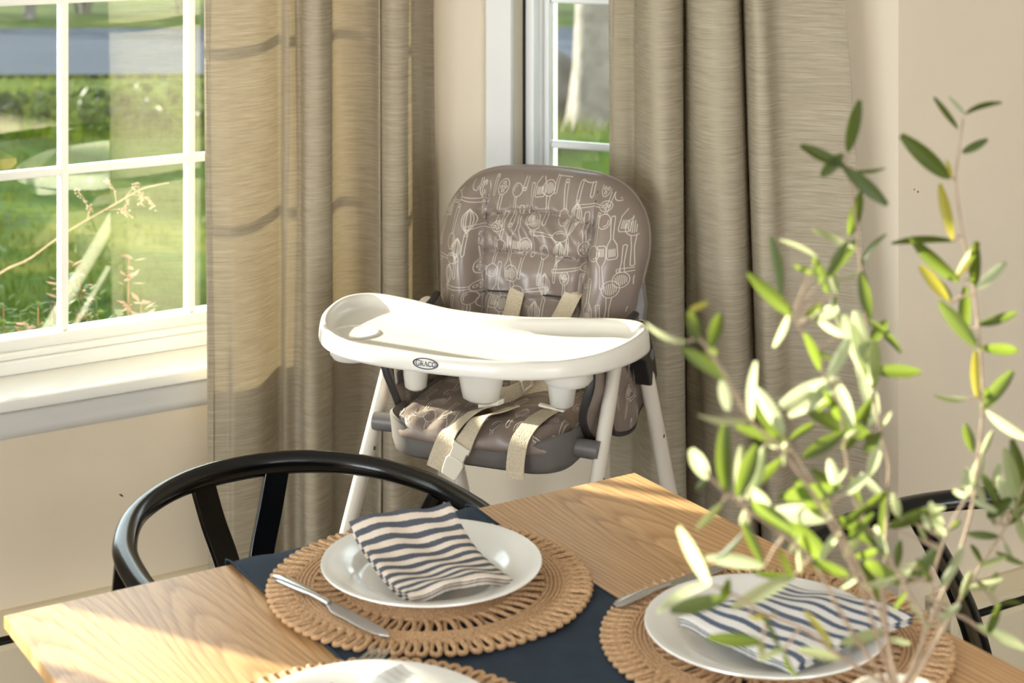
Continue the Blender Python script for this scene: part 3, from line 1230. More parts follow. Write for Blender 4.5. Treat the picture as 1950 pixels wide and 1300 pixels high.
# ------------------------------------------------------------------ wishbone chairs
def chair(name, label, loc, rz):
    """x across, +y towards the back of the chair, origin on the floor under the middle of the bow."""
    t = thing(name, label, 'chair', loc, rz, 'black bow-back dining chairs')
    pts = [(-0.236, -0.128, 0.694), (-0.243, -0.07, 0.699), (-0.243, 0.0, 0.703), (-0.228, 0.09, 0.709), (-0.178, 0.18, 0.716), (-0.095, 0.237, 0.722), (0, 0.253, 0.724),
           (0.095, 0.237, 0.722), (0.178, 0.18, 0.716), (0.228, 0.09, 0.709), (0.243, 0.0, 0.703), (0.243, -0.07, 0.699), (0.236, -0.128, 0.694)]
    P = catmull(pts, 7)
    n = len(P)
    rad = []
    for i in range(n):
        s = abs(i / (n - 1) - 0.5) * 2
        e = 1.0 if s < 0.94 else math.sqrt(max(0.05, 1 - ((s - 0.94) / 0.06) ** 2))
        rad.append(((0.0165 - 0.003 * smooth01(1 - s * 1.8)) * e, (0.0135 + 0.004 * smooth01(1 - s * 1.8)) * e))
    m = MB()
    m.tube(P, rad, 16)
    m.build('bow_rail', 'black_lacquer', t, True, 60)
    # y-shaped splat
    m = MB()
    for sx in (-1, 1):
        path = [(sx * 0.012, 0.205, 0.47), (sx * 0.014, 0.216, 0.53), (sx * 0.026, 0.228, 0.60), (sx * 0.044, 0.238, 0.66), (sx * 0.058, 0.244, 0.716)]
        Q = catmull(path, 4)
        m.strap(Q, (1, -sx * 0.15, 0), 0.036, 0.011)
    m.box(-0.03, 0.03, 0.199, 0.211, 0.43, 0.52)
    m.build('splat', 'black_lacquer', t, True, 40, bevel=0.002)
    # legs
    for sx in (-1, 1):
        m = MB()
        Q = catmull([(sx * 0.195, 0.235, 0.0), (sx * 0.192, 0.205, 0.22), (sx * 0.198, 0.185, 0.42), (sx * 0.212, 0.150, 0.56), (sx * 0.232, 0.075, 0.70)], 5)
        m.tube(Q, [0.0145 + 0.003 * math.sin(math.pi * i / (len(Q) - 1)) for i in range(len(Q))], 12)
        m.build('leg', 'black_lacquer', t)
        m = MB()
        m.tube([(sx * 0.235, -0.215, 0.0), (sx * 0.232, -0.212, 0.2), (sx * 0.225, -0.205, 0.44)], [0.0125, 0.0175, 0.0165], 12)
        m.build('leg', 'black_lacquer', t)
    for sx in (-1, 1):
        m = MB()
        m.tube([(sx * 0.232, -0.21, 0.27), (sx * 0.194, 0.21, 0.25)], 0.010, 10)
        m.build('stretcher', 'black_lacquer', t)
    m = MB()
    m.tube([(-0.232, -0.21, 0.33), (0.232, -0.21, 0.33)], 0.010, 10)
    m.build('stretcher', 'black_lacquer', t)
    m = MB()
    m.tube([(-0.195, 0.207, 0.3), (0.195, 0.207, 0.3)], 0.010, 10)
    m.build('stretcher', 'black_lacquer', t)
    # woven seat
    m = MB()

    def st(a, b):
        w = 0.232 + (0.198 - 0.232) * b
        x = (a - 0.5) * 2 * w
        y = -0.21 + 0.41 * b
        k = max(abs(a - 0.5), abs(b - 0.5)) * 2
        return (x, y, 0.428 + 0.018 * k ** 2 + 0.0012 * math.sin((a if abs(a - 0.5) < abs(b - 0.5) else b) * 180))
    m.grid(40, 40, st)
    m.grid(8, 8, lambda a, b: (st(a, b)[0], st(a, b)[1], 0.418))
    m.build('seat', 'paper_cord', t)
    for pa, pb in (((-0.225, -0.205, 0.44), (0.225, -0.205, 0.44)), ((-0.196, 0.195, 0.44), (0.196, 0.195, 0.44)), ((-0.225, -0.205, 0.43), (-0.196, 0.195, 0.43)), ((0.225, -0.205, 0.43), (0.196, 0.195, 0.43))):
        m = MB()
        m.tube([pa, pb], 0.013, 10)
        m.build('seat_rail', 'black_lacquer', t)
    return t


chair('dining_chair', 'black bow-back wooden chair with forked splat at the table end', W(1.035, 2.17), AX)
chair('dining_chair', 'black bow-back wooden chair behind the olive branches at the right', W(1.72, 1.60), AX - R(90))

# ------------------------------------------------------------------ high chair
HC_LOC, HC_ROT = Vector((0.012, 3.174, 0.0)), R(-22)
hc = thing('high_chair', 'grey high chair with utensil print seat and white tray', 'high chair', HC_LOC, HC_ROT)

# --- metal legs: an A-frame on each side
for sx in (-1, 1):
    xo = 0.203
    for (y0, z0), (y1, z1), foot in (((-0.045, 0.80), (-0.50, 0.02), 0.233 if sx < 0 else 0.211), ((0.045, 0.79), (0.40, 0.02) if sx < 0 else (0.25, 0.02), 0.215 if sx < 0 else 0.285)):
        m = MB()
        m.tube([(sx * xo, y0, z0), (sx * (xo + foot) / 2, (y0 + y1) / 2, (z0 + z1) / 2), (sx * foot, y1, z1)], [(0.012, 0.0165)] * 3, 14)
        leg = m.build('leg', 'leg_paint', hc)
        m = MB()
        m.tube([(sx * (foot - 0.001), y1 + (0.02 if y1 < 0 else -0.02), 0.045), (sx * (foot + 0.001), y1 - (0.02 if y1 < 0 else -0.02), 0.0)], [(0.014, 0.02), (0.016, 0.024)], 12)
        m.build('rubber_foot', 'dark_plastic', leg)
        for f in (0.27, 0.46):
            yy, zz = y0 + (y1 - y0) * f, z0 + (z1 - z0) * f
            m = MB()
            m.lathe([(0.0052, 0), (0.0048, 0.002), (0.002, 0.0028), (0.0005, 0.0028)], 10)
            sc = m.build('screw', 'screw_metal', leg)
            sc.rotation_euler = (0, R(90), 0)
            sc.location = (sx * (xo + (foot - xo) * f) + 0.0095, yy, zz)
    # hinge housing at the top of the A
    m = MB()
    poly = [(-0.02, 0.800), (0.02, 0.805), (0.05, 0.785), (0.085, 0.73), (0.10, 0.69), (0.084, 0.672), (0.055, 0.682), (0.03, 0.73), (-0.03, 0.755), (-0.05, 0.775)]
    if sx < 0:
        poly = [(a, b - 0.045) for a, b in poly]
    m.slab(poly, lambda p, s: (sx * (xo - 0.012 + 0.034 * s), p[0], p[1]))
    hg = m.build('hinge_housing', 'dark_plastic', hc, False, bevel=0.004)
    m = MB()
    m.lathe([(0.010, 0), (0.010, 0.003), (0.0075, 0.004), (0.0005, 0.004)], 14)
    cp = m.build('rivet_cap', 'grey_plastic', hg)
    cp.rotation_euler = (0, R(90) * sx, 0)
    cp.location = (sx * (xo + 0.022), 0.062, 0.735 if sx > 0 else 0.69)
    m = MB()
    m.box(sx * 0.165 if sx > 0 else -0.192, sx * 0.192 if sx > 0 else -0.165, -0.01, 0.055, 0.70, 0.76)
    m.build('latch', 'dark_plastic', hc, False, bevel=0.006)
    # pivot stub between tub and front leg
    m = MB()
    m.tube([(sx * 0.155, -0.152, 0.632), (sx * 0.206, -0.156, 0.632)], 0.0155, 14)
    m.build('pivot', 'grey_plastic', hc)
# cross bars near the floor
for y, z, y2 in ((-0.43, 0.14, -0.43), (0.345, 0.14, 0.218)):
    m = MB()
    m.tube([(-0.222, y, z), (0.215 if y < 0 else 0.268, y2, z)], 0.009, 10)
    m.build('cross_bar', 'leg_paint', hc)


# --- seat tub
def rrect(hw, y0, y1, r, z, n=7, zf=None):
    out = []
    for cx_, cy_, a0 in ((hw - r, y1 - r, 0), (-hw + r, y1 - r, 90), (-hw + r, y0 + r, 180), (hw - r, y0 + r, 270)):
        for k in range(n + 1):
            a = R(a0 + 90 * k / n)
            x, y = cx_ + r * math.cos(a), cy_ + r * math.sin(a)
            out.append((x, y, z if zf is None else zf(x, y)))
    return out


def rim(x, y):
    s = smooth01((abs(x) - 0.06) / 0.10)
    front = smooth01((0.02 - y) / 0.15)
    return 0.662 - 0.030 * front * (1 - s)


m = MB()
m.rings([rrect(0.135, -0.185, 0.12, 0.05, 0.598), rrect(0.150, -0.206, 0.14, 0.055, 0.597), rrect(0.159, -0.2145, 0.15, 0.056, 0.604), rrect(0.163, -0.2165, 0.155, 0.055, 0.62),
         rrect(0.166, -0.218, 0.158, 0.052, 0, zf=rim), rrect(0.162, -0.214, 0.154, 0.049, 0, zf=lambda x, y: rim(x, y) + 0.003), rrect(0.154, -0.206, 0.148, 0.045, 0, zf=lambda x, y: rim(x, y) - 0.004),
         rrect(0.14, -0.19, 0.135, 0.04, 0.615)])
m.build('seat_tub', 'grey_plastic', hc, True, 50)
m = MB()                                            # back shell
poly = [(-0.17, 0.60), (0.17, 0.60), (0.186, 0.70), (0.192, 0.80), (0.17, 0.90), (-0.17, 0.90), (-0.192, 0.80), (-0.186, 0.70)]
m.slab(poly, lambda p, s: (p[0], 0.105 + (p[1] - 0.70) * 0.26 + 0.028 * s + 0.0, p[1]))
m.build('back_shell', 'grey_plastic', hc, False, bevel=0.012)

# --- padded back: a height field over a rounded outline
BZ = 0.855
half = [(0.0, 1.034), (0.06, 1.032), (0.112, 1.025), (0.152, 1.009), (0.183, 0.978), (0.199, 0.942), (0.203, 0.90), (0.197, 0.86), (0.188, 0.81), (0.178, 0.76), (0.168, 0.71), (0.150, 0.678), (0.09, 0.668), (0.0, 0.666)]
OUT = catmull([(x, z, 0) for x, z in half] + [(-x, z, 0) for x, z in reversed(half[1:-1])], 5, True)
polar = sorted((math.atan2(p.y - BZ, p.x), math.hypot(p.x, p.y - BZ)) for p in OUT)


def rad_at(a):
    for i in range(len(polar)):
        a0, r0 = polar[i - 1]
        a1, r1 = polar[i]
        if i == 0:
            a0 -= 2 * math.pi
        if a0 <= a <= a1:
            return r0 + (r1 - r0) * (a - a0) / max(1e-9, a1 - a0)
    a0, r0 = polar[-1]
    a1, r1 = polar[0]
    return r0 + (r1 - r0) * (a - a0) / max(1e-9, a1 + 2 * math.pi - a0)


def groove(d, w=0.006):
    return math.exp(-(d / w) ** 2)


def back_front(x, z):
    k = min(1.0, math.hypot(x, z - BZ) / rad_at(math.atan2(z - BZ, x)))
    h = 0.050 * (1 - k ** 4.5) ** 0.5
    seam_x = 0.088 + 0.018 * smooth01((z - 0.72) / 0.25)
    ax = abs(x)
    side = smooth01((ax - seam_x) / 0.03)
    h += 0.026 * side * (1 - k ** 3) + 0.018 * math.exp(-((ax - seam_x - 0.045) / 0.03) ** 2) * (1 - k ** 4)
    inset = 1 - k ** 6
    h -= 0.018 * groove(ax - seam_x, 0.008) * inset
    if ax < seam_x:
        arc = 0.962 - 1.3 * x * x
        h -= 0.012 * groove(z - arc, 0.0045) - 0.006 * groove(z - arc + 0.03, 0.02)
        h -= 0.010 * groove(z - (0.892 - 0.5 * x * x), 0.0045) - 0.005 * groove(z - 0.862, 0.018)
        h -= 0.006 * groove(z - 0.815, 0.005)
        wr = smooth01((z - 0.88) / 0.06)
        h += wr * 0.0045 * math.sin(x * 170 + 9 * (z - 0.9) * 10 + 1.5 * math.sin(z * 60)) * inset
        h += 0.0030 * math.sin(x * 75 + z * 40)
    else:
        h += 0.0045 * math.sin(z * 85 + ax * 60) * inset * math.exp(-((ax - seam_x) / 0.03) ** 2)
    h += 0.0045 * noise.noise(Vector((x * 18, z * 14, 1.7)))
    return 0.098 + (z - 0.70) * 0.27 - h


m = MB()
NA, NK = 120, 34
ring0 = []
for j in range(NK + 1):
    k = (j / NK) ** 0.8
    r = []
    for i in range(NA):
        a = -math.pi + 2 * math.pi * i / NA
        q = rad_at(a) * max(k, 0.004)
        x, z = q * math.cos(a), BZ + q * math.sin(a)
        r.append((x, back_front(x, z), z))
    ring0.append(r)
for dy, sc in ((0.012, 0.998), (0.022, 0.985), (0.026, 0.93)):
    r = []
    for i in range(NA):
        a = -math.pi + 2 * math.pi * i / NA
        q = rad_at(a) * sc
        x, z = q * math.cos(a), BZ + q * math.sin(a)
        r.append((x, 0.098 + (z - 0.70) * 0.27 + dy, z))
    ring0.append(r)
m.rings(ring0)
back = m.build('back_cushion', 'vinyl_fabric', hc, True, 180)
back.location = (-0.014, 0, -0.010)
back['label'] = 'taupe padded back printed with kitchen utensils'
m = MB()                                            # dark piping round the cushion edge
pts = []
for i in range(90):
    a = -math.pi + 2 * math.pi * i / 90
    q = rad_at(a) * 0.999
    x, z = q * math.cos(a), BZ + q * math.sin(a)
    pts.append((x, 0.098 + (z - 0.70) * 0.27 + 0.012, z))
m.tube(pts, 0.0028, 6, closed=True)
m.build('piping', 'vinyl_fabric', back)

# --- seat pad: a height field seen from above
SO = catmull([(x, y, 0) for x, y in ((0.0, -0.226), (0.09, -0.224), (0.135, -0.212), (0.155, -0.175), (0.165, -0.10), (0.165, 0.02), (0.16, 0.09), (0.09, 0.105), (0, 0.105),
                                     (-0.09, 0.105), (-0.16, 0.09), (-0.165, 0.02), (-0.165, -0.10), (-0.155, -0.175), (-0.135, -0.212), (-0.09, -0.224))], 5, True)
SCY = -0.06
spolar = sorted((math.atan2(p.y - SCY, p.x), math.hypot(p.x, p.y - SCY)) for p in SO)


def srad(a):
    for i in range(1, len(spolar)):
        if spolar[i - 1][0] <= a <= spolar[i][0]:
            a0, r0 = spolar[i - 1]
            a1, r1 = spolar[i]
            return r0 + (r1 - r0) * (a - a0) / max(1e-9, a1 - a0)
    return spolar[0][1]


def seat_top(x, y):
    k = min(1.0, math.hypot(x, y - SCY) / srad(math.atan2(y - SCY, x)))
    z = 0.640 + 0.038 * (1 - k ** 5) ** 0.5
    z -= 0.007 * groove(abs(x) - 0.10, 0.008) * smooth01((y + 0.16) / 0.05)
    edge = smooth01((k - 0.62) / 0.25) * (1 - smooth01((k - 0.95) / 0.05))
    z += edge * 0.0045 * math.sin(x * 120 + 2 * math.sin(y * 50)) * smooth01((-0.10 - y) / 0.05)
    z += 0.004 * noise.noise(Vector((x * 16, y * 16, 4.2)))
    z -= 0.012 * math.exp(-((x + 0.0) / 0.05) ** 2 - ((y + 0.12) / 0.07) ** 2)
    return z


rings = []
for j in range(27):
    k = (j / 26) ** 0.75
    r = []
    for i in range(100):
        a = -math.pi + 2 * math.pi * i / 100
        q = srad(a) * max(k, 0.004)
        x, y = q * math.cos(a), SCY + q * math.sin(a)
        r.append((x, y, seat_top(x, y)))
    rings.append(r)
for dz, sc in ((0.007, 0.992), (0.010, 0.95)):
    r = []
    for i in range(100):
        a = -math.pi + 2 * math.pi * i / 100
        q = srad(a) * sc
        r.append((q * math.cos(a), SCY + q * math.sin(a), 0.640 - dz))
    rings.append(r)
m = MB()
m.rings(rings)
seat = m.build('seat_cushion', 'vinyl_fabric', hc, True, 180)
seat['label'] = 'taupe padded seat printed with kitchen utensils'


# --- side wings of the cover with dark bound edge
def wing_x(sx, y, z):
    return sx * (0.168 + 0.018 * smooth01((z - 0.65) / 0.15) + 0.004 * math.sin(z * 60 + y * 30))


for sx in (-1, 1):
    edge = catmull([(-0.105, 0.632, 0), (-0.130, 0.655, 0), (-0.150, 0.69, 0), (-0.155, 0.735, 0), (-0.140, 0.765, 0), (-0.09, 0.776, 0), (0.0, 0.785, 0), (0.075, 0.80, 0)], 4)
    poly = [(p.x, p.y) for p in edge] + [(0.10, 0.74), (0.09, 0.655), (0.0, 0.632)]
    m = MB()
    # fan of quads between edge and the base line for a soft panel
    N = len(edge)
    base = [Vector((-0.12 + 0.21 * i / (N - 1), 0.632 + 0.06 * smooth01(i / (N - 1) - 0.6), 0)) for i in range(N)]
    for s in (0, 1):
        o = len(m.v)
        K = 8
        for i in range(N):
            for k in range(K + 1):
                p = base[i].lerp(edge[i], k / K)
                x = wing_x(sx, p.x, p.y) + sx * 0.012 * s - sx * 0.006 * math.sin(math.pi * k / K) * (1 - 2 * s)
                m.v.append((x, p.x, p.y))
        for i in range(N - 1):
            for k in range(K):
                q = o + i * (K + 1) + k
                m.f.append((q, q + 1, q + K + 2, q + K + 1))
    n1 = N * 9
    for i in range(N - 1):
        for k in (0, 8):
            m.f.append((i * 9 + k, (i + 1) * 9 + k, n1 + (i + 1) * 9 + k, n1 + i * 9 + k))
    wing = m.build('side_wing', 'vinyl_fabric', hc, True, 60)
    m = MB()
    m.tube([(wing_x(sx, p.x, p.y) + sx * 0.006, p.x, p.y) for p in edge], [(0.0075, 0.005)] * len(edge), 8)
    m.build('bound_edge', 'piping_dark', wing)
    if sx < 0:
        m = MB()
        m.slab([(-0.146, 0.694), (-0.100, 0.688), (-0.100, 0.732), (-0.146, 0.732)], lambda p, s: (-0.170 + 0.0012 * s - (p[1] - 0.688) * 0.1, p[0], p[1]))
        m.build('warning_label', 'label_white', wing, False)
        m = MB()
        m.slab([(-0.142, 0.718), (-0.106, 0.718), (-0.106, 0.728), (-0.142, 0.728)], lambda p, s: (-0.1685 + 0.001 * s - (p[1] - 0.688) * 0.1, p[0], p[1]))
        m.build('warning_band', 'label_orange', wing, False)
        m = MB()
        for q in range(6):
            zz = 0.693 + q * 0.0038
            m.slab([(-0.140, zz), (-0.106, zz), (-0.106, zz + 0.0022), (-0.140, zz + 0.0022)], lambda p, s: (-0.1685 + 0.001 * s - (p[1] - 0.688) * 0.1, p[0], p[1]))
        m.build('warning_text', 'label_text', wing, False)
# outer flap hanging behind the right front leg
flap_poly = catmull([(-0.075, 0.75, 0), (0.0, 0.742, 0), (0.045, 0.712, 0), (0.095, 0.668, 0), (0.118, 0.635, 0), (0.09, 0.615, 0), (0.03, 0.606, 0), (-0.03, 0.622, 0), (-0.05, 0.655, 0), (-0.075, 0.69, 0)], 4, True)
for sx in (-1, 1):
    m = MB()
    n = len(flap_poly)
    cy, cz = 0.02, 0.68
    rings = []
    for k, off in ((0.02, 0.012), (0.5, 0.012), (0.85, 0.009), (1.0, 0.0), (0.85, -0.006), (0.02, -0.006)):
        rings.append([(sx * (0.190 + off + 0.004 * math.sin(p.x * 50 + p.y * 30)), cy + (p.x - cy) * k, cz + (p.y - cz) * k) for p in flap_poly])
    m.rings(rings)
    fp = m.build('side_flap', 'vinyl_fabric', hc, True, 60)
    m = MB()
    m.tube([(sx * (0.190 + 0.004 * math.sin(p.x * 50 + p.y * 30)), p.x, p.y) for p in flap_poly[int(n * .38):int(n * .82)]], 0.005, 8)
    m.build('bound_edge', 'piping_dark', fp)


# --- printed kitchen utensils: thin cream lines on the cover
def ell(cx_, cy_, a, b, n=18, t0=0.0, t1=2 * math.pi):
    return [(cx_ + a * math.cos(t0 + (t1 - t0) * i / n), cy_ + b * math.sin(t0 + (t1 - t0) * i / n)) for i in range(n + 1)]


def rod2(w, y0, y1):
    return [(-w * .6, y0), (-w, y1 - w), (-w * .7, y1), (w * .7, y1), (w, y1 - w), (w * .6, y0)]


def spoon():
    return [ell(0, -0.30, 0.115, 0.17), ell(0.0, -0.30, 0.07, 0.12, 8, -1.3, 0.9), rod2(0.045, -0.13, 0.48), ell(0, 0.42, 0.015, 0.015, 6)]


def ladle():
    return [ell(0, -0.33, 0.14, 0.15), ell(0, -0.33, 0.095, 0.10, 8, -1.4, 0.4), rod2(0.04, -0.18, 0.48), ell(0, 0.42, 0.014, 0.02, 6)]


def whisk():
    o = []
    for s in (0.13, 0.085, 0.04):
        o.append([(s * math.sin(math.pi * t) * (1.25 - 0.5 * t) if True else 0, 0.48 - 0.52 * t) for t in [i / 12 for i in range(13)]])
        o.append([(-s * math.sin(math.pi * t) * (1.25 - 0.5 * t), 0.48 - 0.52 * t) for t in [i / 12 for i in range(13)]])
    return o + [[(-0.03, -0.04), (-0.03, -0.46), (0, -0.50), (0.03, -0.46), (0.03, -0.04), (-0.03, -0.04)], [(-0.03, -0.08), (0.03, -0.08)]]


def skimmer():
    o = [ell(0, 0.30, 0.16, 0.18), [(-0.05, 0.13), (-0.025, -0.1), (-0.04, -0.48), (0, -0.5), (0.04, -0.48), (0.025, -0.1), (0.05, 0.13)]]
    for i in range(-3, 4):
        h = math.sqrt(max(0, 0.12 ** 2 - (i * 0.035) ** 2))
        if h > 0.02:
            o.append([(i * 0.035, 0.30 - h), (i * 0.035, 0.30 + h)])
    return o


def spatula():
    o = [[(-0.03, -0.02), (-0.10, -0.16), (-0.11, -0.42), (-0.08, -0.47), (0.08, -0.47), (0.11, -0.42), (0.10, -0.16), (0.03, -0.02)], rod2(0.042, -0.02, 0.48)]
    for i in (-0.06, -0.03, 0.0, 0.03, 0.06):
        o.append([(i, -0.24), (i, -0.41)])
    return o


def slotted():
    return [ell(0, -0.30, 0.11, 0.16), ell(0, -0.22, 0.03, 0.03, 6), ell(-0.04, -0.30, 0.026, 0.03, 6), ell(0.04, -0.30, 0.026, 0.03, 6), ell(0, -0.38, 0.03, 0.03, 6), rod2(0.04, -0.14, 0.48)]


TOOLS = [whisk, spoon, skimmer, spatula, ladle, slotted]


def print_on(fn, ok, region, size, step, seed, lw=0.0006):
    rnd = random.Random(seed)
    m = MB()
    (x0, x1), (y0, y1) = region
    row = 0
    y = y0
    idx = 0
    while y < y1:
        x = x0 + (step[0] * 0.5 if row % 2 else 0)
        while x < x1:
            tool = TOOLS[(idx * 5 + row * 2) % 6]
            idx += 1
            ang = R(rnd.uniform(-6, 6)) + (R(93) if (idx % 4 == 0 and tool in (spoon, slotted, ladle)) else 0)
            if rnd.random() < 0.25:
                ang += math.pi
            s = size * rnd.uniform(0.92, 1.08)
            cx_, cy_ = x + rnd.uniform(-.004, .004), y + rnd.uniform(-.008, .008)
            ca, sa = math.cos(ang), math.sin(ang)
            for line in tool():
                P2 = []
                for i in range(len(line) - 1):
                    a, b = line[i], line[i + 1]
                    d = math.hypot(b[0] - a[0], b[1] - a[1]) * s
                    nn = max(1, int(d / 0.005))
                    P2 += [(a[0] + (b[0] - a[0]) * q / nn, a[1] + (b[1] - a[1]) * q / nn) for q in range(nn)]
                P2.append(line[-1])
                P2 = [(cx_ + (p[0] * ca - p[1] * sa) * s, cy_ + (p[0] * sa + p[1] * ca) * s) for p in P2]
                for i in range(len(P2) - 1):
                    a, b = P2[i], P2[i + 1]
                    if not (ok(*a) and ok(*b)):
                        continue
                    dx_, dy_ = b[0] - a[0], b[1] - a[1]
                    l = math.hypot(dx_, dy_)
                    if l < 1e-6:
                        continue
                    nx_, ny_ = -dy_ / l * lw, dx_ / l * lw
                    ex, ey = dx_ / l * lw * 0.6, dy_ / l * lw * 0.6
                    q = [(a[0] - ex + nx_, a[1] - ey + ny_), (a[0] - ex - nx_, a[1] - ey - ny_), (b[0] + ex - nx_, b[1] + ey - ny_), (b[0] + ex + nx_, b[1] + ey + ny_)]
                    m.add([fn(*p) for p in q], [(0, 1, 2, 3)])
            x += step[0]
        y += step[1]
        row += 1
    return m


def seam_line(name, pts, r=0.0011):
    mm = MB()
    mm.tube([(x, back_front(x, z) - 0.0006, z) for x, z in pts], r, 5)
    mm.build(name, 'piping_dark', back)


for sx in (-1, 1):
    seam_line('seam', [(sx * (0.088 + 0.018 * smooth01((z - 0.72) / 0.25)), z) for z in [0.70 + 0.305 * i / 40 for i in range(41)]], 0.0008)
    seam_line('strap_slot', [(x, 0.8235) for x in [sx * 0.053 - 0.026 + 0.052 * i / 12 for i in range(13)]], 0.0016)
seam_line('seam', [(x, 0.962 - 1.3 * x * x) for x in [-0.10 + 0.20 * i / 30 for i in range(31)]])
seam_line('seam', [(x, 0.892 - 0.5 * x * x) for x in [-0.085 + 0.05 * i / 10 for i in range(11)]])
seam_line('seam', [(x, 0.892 - 0.5 * x * x) for x in [0.035 + 0.05 * i / 10 for i in range(11)]])


def ok_back(x, z):
    return math.hypot(x, z - BZ) < 0.965 * rad_at(math.atan2(z - BZ, x))


pm = print_on(lambda x, z: (x, back_front(x, z) - 0.0009, z), ok_back, ((-0.20, 0.21), (0.68, 1.05)), 0.078, (0.031, 0.050), 3)
pm.build('utensil_print', 'print_cream', back, False)['kind'] = 'stuff'


def ok_seat(x, y):
    return math.hypot(x, y - SCY) < 0.975 * srad(math.atan2(y - SCY, x))


pm = print_on(lambda x, y: (x, y, seat_top(x, y) + 0.0009), ok_seat, ((-0.16, 0.17), (-0.22, 0.10)), 0.078, (0.040, 0.056), 5)
pm.build('utensil_print', 'print_cream', seat, False)['kind'] = 'stuff'
for ob in [o for o in hc.children if o.name.startswith('side_wing')]:
    sx = 1 if ob.data.vertices[0].co.x > 0 else -1

    def okw(y, z):
        return -0.135 < y < 0.06 and 0.645 < z < 0.765 - max(0, -0.09 - y) * 0.6 and (y > -0.13 or z > 0.66)
    pm = print_on(lambda y, z: (wing_x(sx, y, z) - sx * 0.0075, y, z), okw, ((-0.16, 0.08), (0.65, 0.80)), 0.075, (0.042, 0.06), 8 + sx)
    pm.build('utensil_print', 'print_cream', ob, False)['kind'] = 'stuff'
for ob in [o for o in hc.children if o.name.startswith('side_flap')]:
    sx = 1 if ob.data.vertices[0].co.x > 0 else -1

    def okf(y, z):
        return abs(y - 0.02) / 0.085 + abs(z - 0.68) / 0.075 < 0.95
    pm = print_on(lambda y, z: (sx * (0.190 + 0.0128 + 0.004 * math.sin(y * 50 + z * 30)), y, z), okf, ((-0.07, 0.12), (0.61, 0.75)), 0.07, (0.04, 0.056), 11 + sx)
    pm.build('utensil_print', 'print_cream', ob, False)['kind'] = 'stuff'

# --- tray
tray_half = [(x * 1.085, y) for x, y in [(0.0, -0.380), (0.06, -0.377), (0.12, -0.366), (0.18, -0.335), (0.225, -0.285), (0.252, -0.225), (0.262, -0.165), (0.258, -0.118), (0.236, -0.088), (0.20, -0.083), (0.14, -0.100), (0.07, -0.128), (0.0, -0.135)]]
TO = catmull([(x, y, 0) for x, y in tray_half] + [(-x, y, 0) for x, y in reversed(tray_half[1:-1])], 6, True)
TC = Vector((0, -0.235, 0))


def tray_ring(inset, z, zvar=None):
    n = len(TO)
    out = []
    for i in range(n):
        t = (TO[(i + 1) % n] - TO[i - 1]).normalized()
        nn = Vector((-t.y, t.x, 0))                     # inward for this winding
        p = TO[i] + nn * inset
        out.append((p.x, p.y, z + (zvar(p) if zvar else 0)))
    return out


def rimz(p):                                            # rim rises towards the child
    return 0.010 * smooth01((p.y + 0.34) / 0.22)


m = MB()
TT = 0.824
m.rings([tray_ring(0.05, TT - 0.018), tray_ring(0.012, TT - 0.022), tray_ring(0.004, TT - 0.0275), tray_ring(0.0005, TT - 0.0265), tray_ring(0.0, TT - 0.022),
         tray_ring(0.001, TT - 0.012, lambda p: rimz(p) * 0.6), tray_ring(0.003, TT - 0.004, rimz), tray_ring(0.0075, TT, rimz), tray_ring(0.0135, TT - 0.001, rimz), tray_ring(0.018, TT - 0.006, lambda p: rimz(p) * 0.8),
         tray_ring(0.024, TT - 0.0095, lambda p: rimz(p) * 0.3), tray_ring(0.032, TT - 0.0115), tray_ring(0.042, TT - 0.0120)])
tray = m.build('tray', 'tray_plastic', hc, True, 70)
tray['label'] = 'white moulded tray with raised rim'
for sx in (-1, 1):                                      # cup wells show as bulges under the tray
    m = MB()
    m.lathe([(0.036, 0.004), (0.040, 0.0), (0.040, -0.014), (0.034, -0.022), (0.002, -0.023)], 28, (sx * 0.19, -0.265, TT - 0.03))
    m.build('cup_well', 'tray_plastic', tray)
    if sx > 0:
        continue
    m = MB()
    m.lathe([(0.042, -0.0005), (0.039, 0.002), (0.036, 0.0), (0.034, -0.0004)], 32, (sx * 0.19, -0.262, TT - 0.0110))
    m.build('cup_ring', 'tray_plastic', tray)
# posts under the tray
for x, w0, w1, zb in ((-0.134, 0.028, 0.021, 0.690), (-0.012, 0.074, 0.036, 0.682), (0.134, 0.046, 0.022, 0.690)):
    m = MB()
    rr = []
    for k in range(9):
        s = k / 8
        z = TT - 0.026 + (zb - TT + 0.026) * s
        w = w1 + (w0 - w1) * (1 - s) ** 2.2
        d = 0.026 - 0.006 * s
        if k == 8:
            w, d = w * 0.55, d * 0.5
        if k == 7:
            z -= (zb - TT + 0.026) * 0.07 * -1
            w, d = w * 0.9, d * 0.9
        rr.append([(x + w * math.cos(2 * math.pi * q / 20), -0.142 + d * math.sin(2 * math.pi * q / 20), z) for q in range(20)])
    m.rings(rr)
    m.build('tray_post', 'tray_plastic', tray, True, 60)
# maker's mark on the front of the tray, bent round the rim
TFY = -0.380


def on_tray(px, pz, lift):
    px, pz = px * 1.15, pz * 1.15
    x = -0.006 + px
    y = -0.3797 + 0.85 * x * x * (1.0) - lift
    return (x, y, 0.8125 + pz)


m = MB()
for r0, r1 in ((1.0, 0.90),):
    n = 40
    q = []
    for i in range(n + 1):
        a = 2 * math.pi * i / n
        for rr_ in (r0, r1):
            q.append(on_tray(0.0190 * rr_ * math.cos(a) - (0.0 if rr_ == 1 else 0.0), 0.0078 * (rr_ if rr_ == 1 else 0.84) * math.sin(a), 0.0012))
    m.add(q, [(2 * i, 2 * i + 1, 2 * i + 3, 2 * i + 2) for i in range(n)])
m.build('logo_ring', 'logo_dark', tray, False)

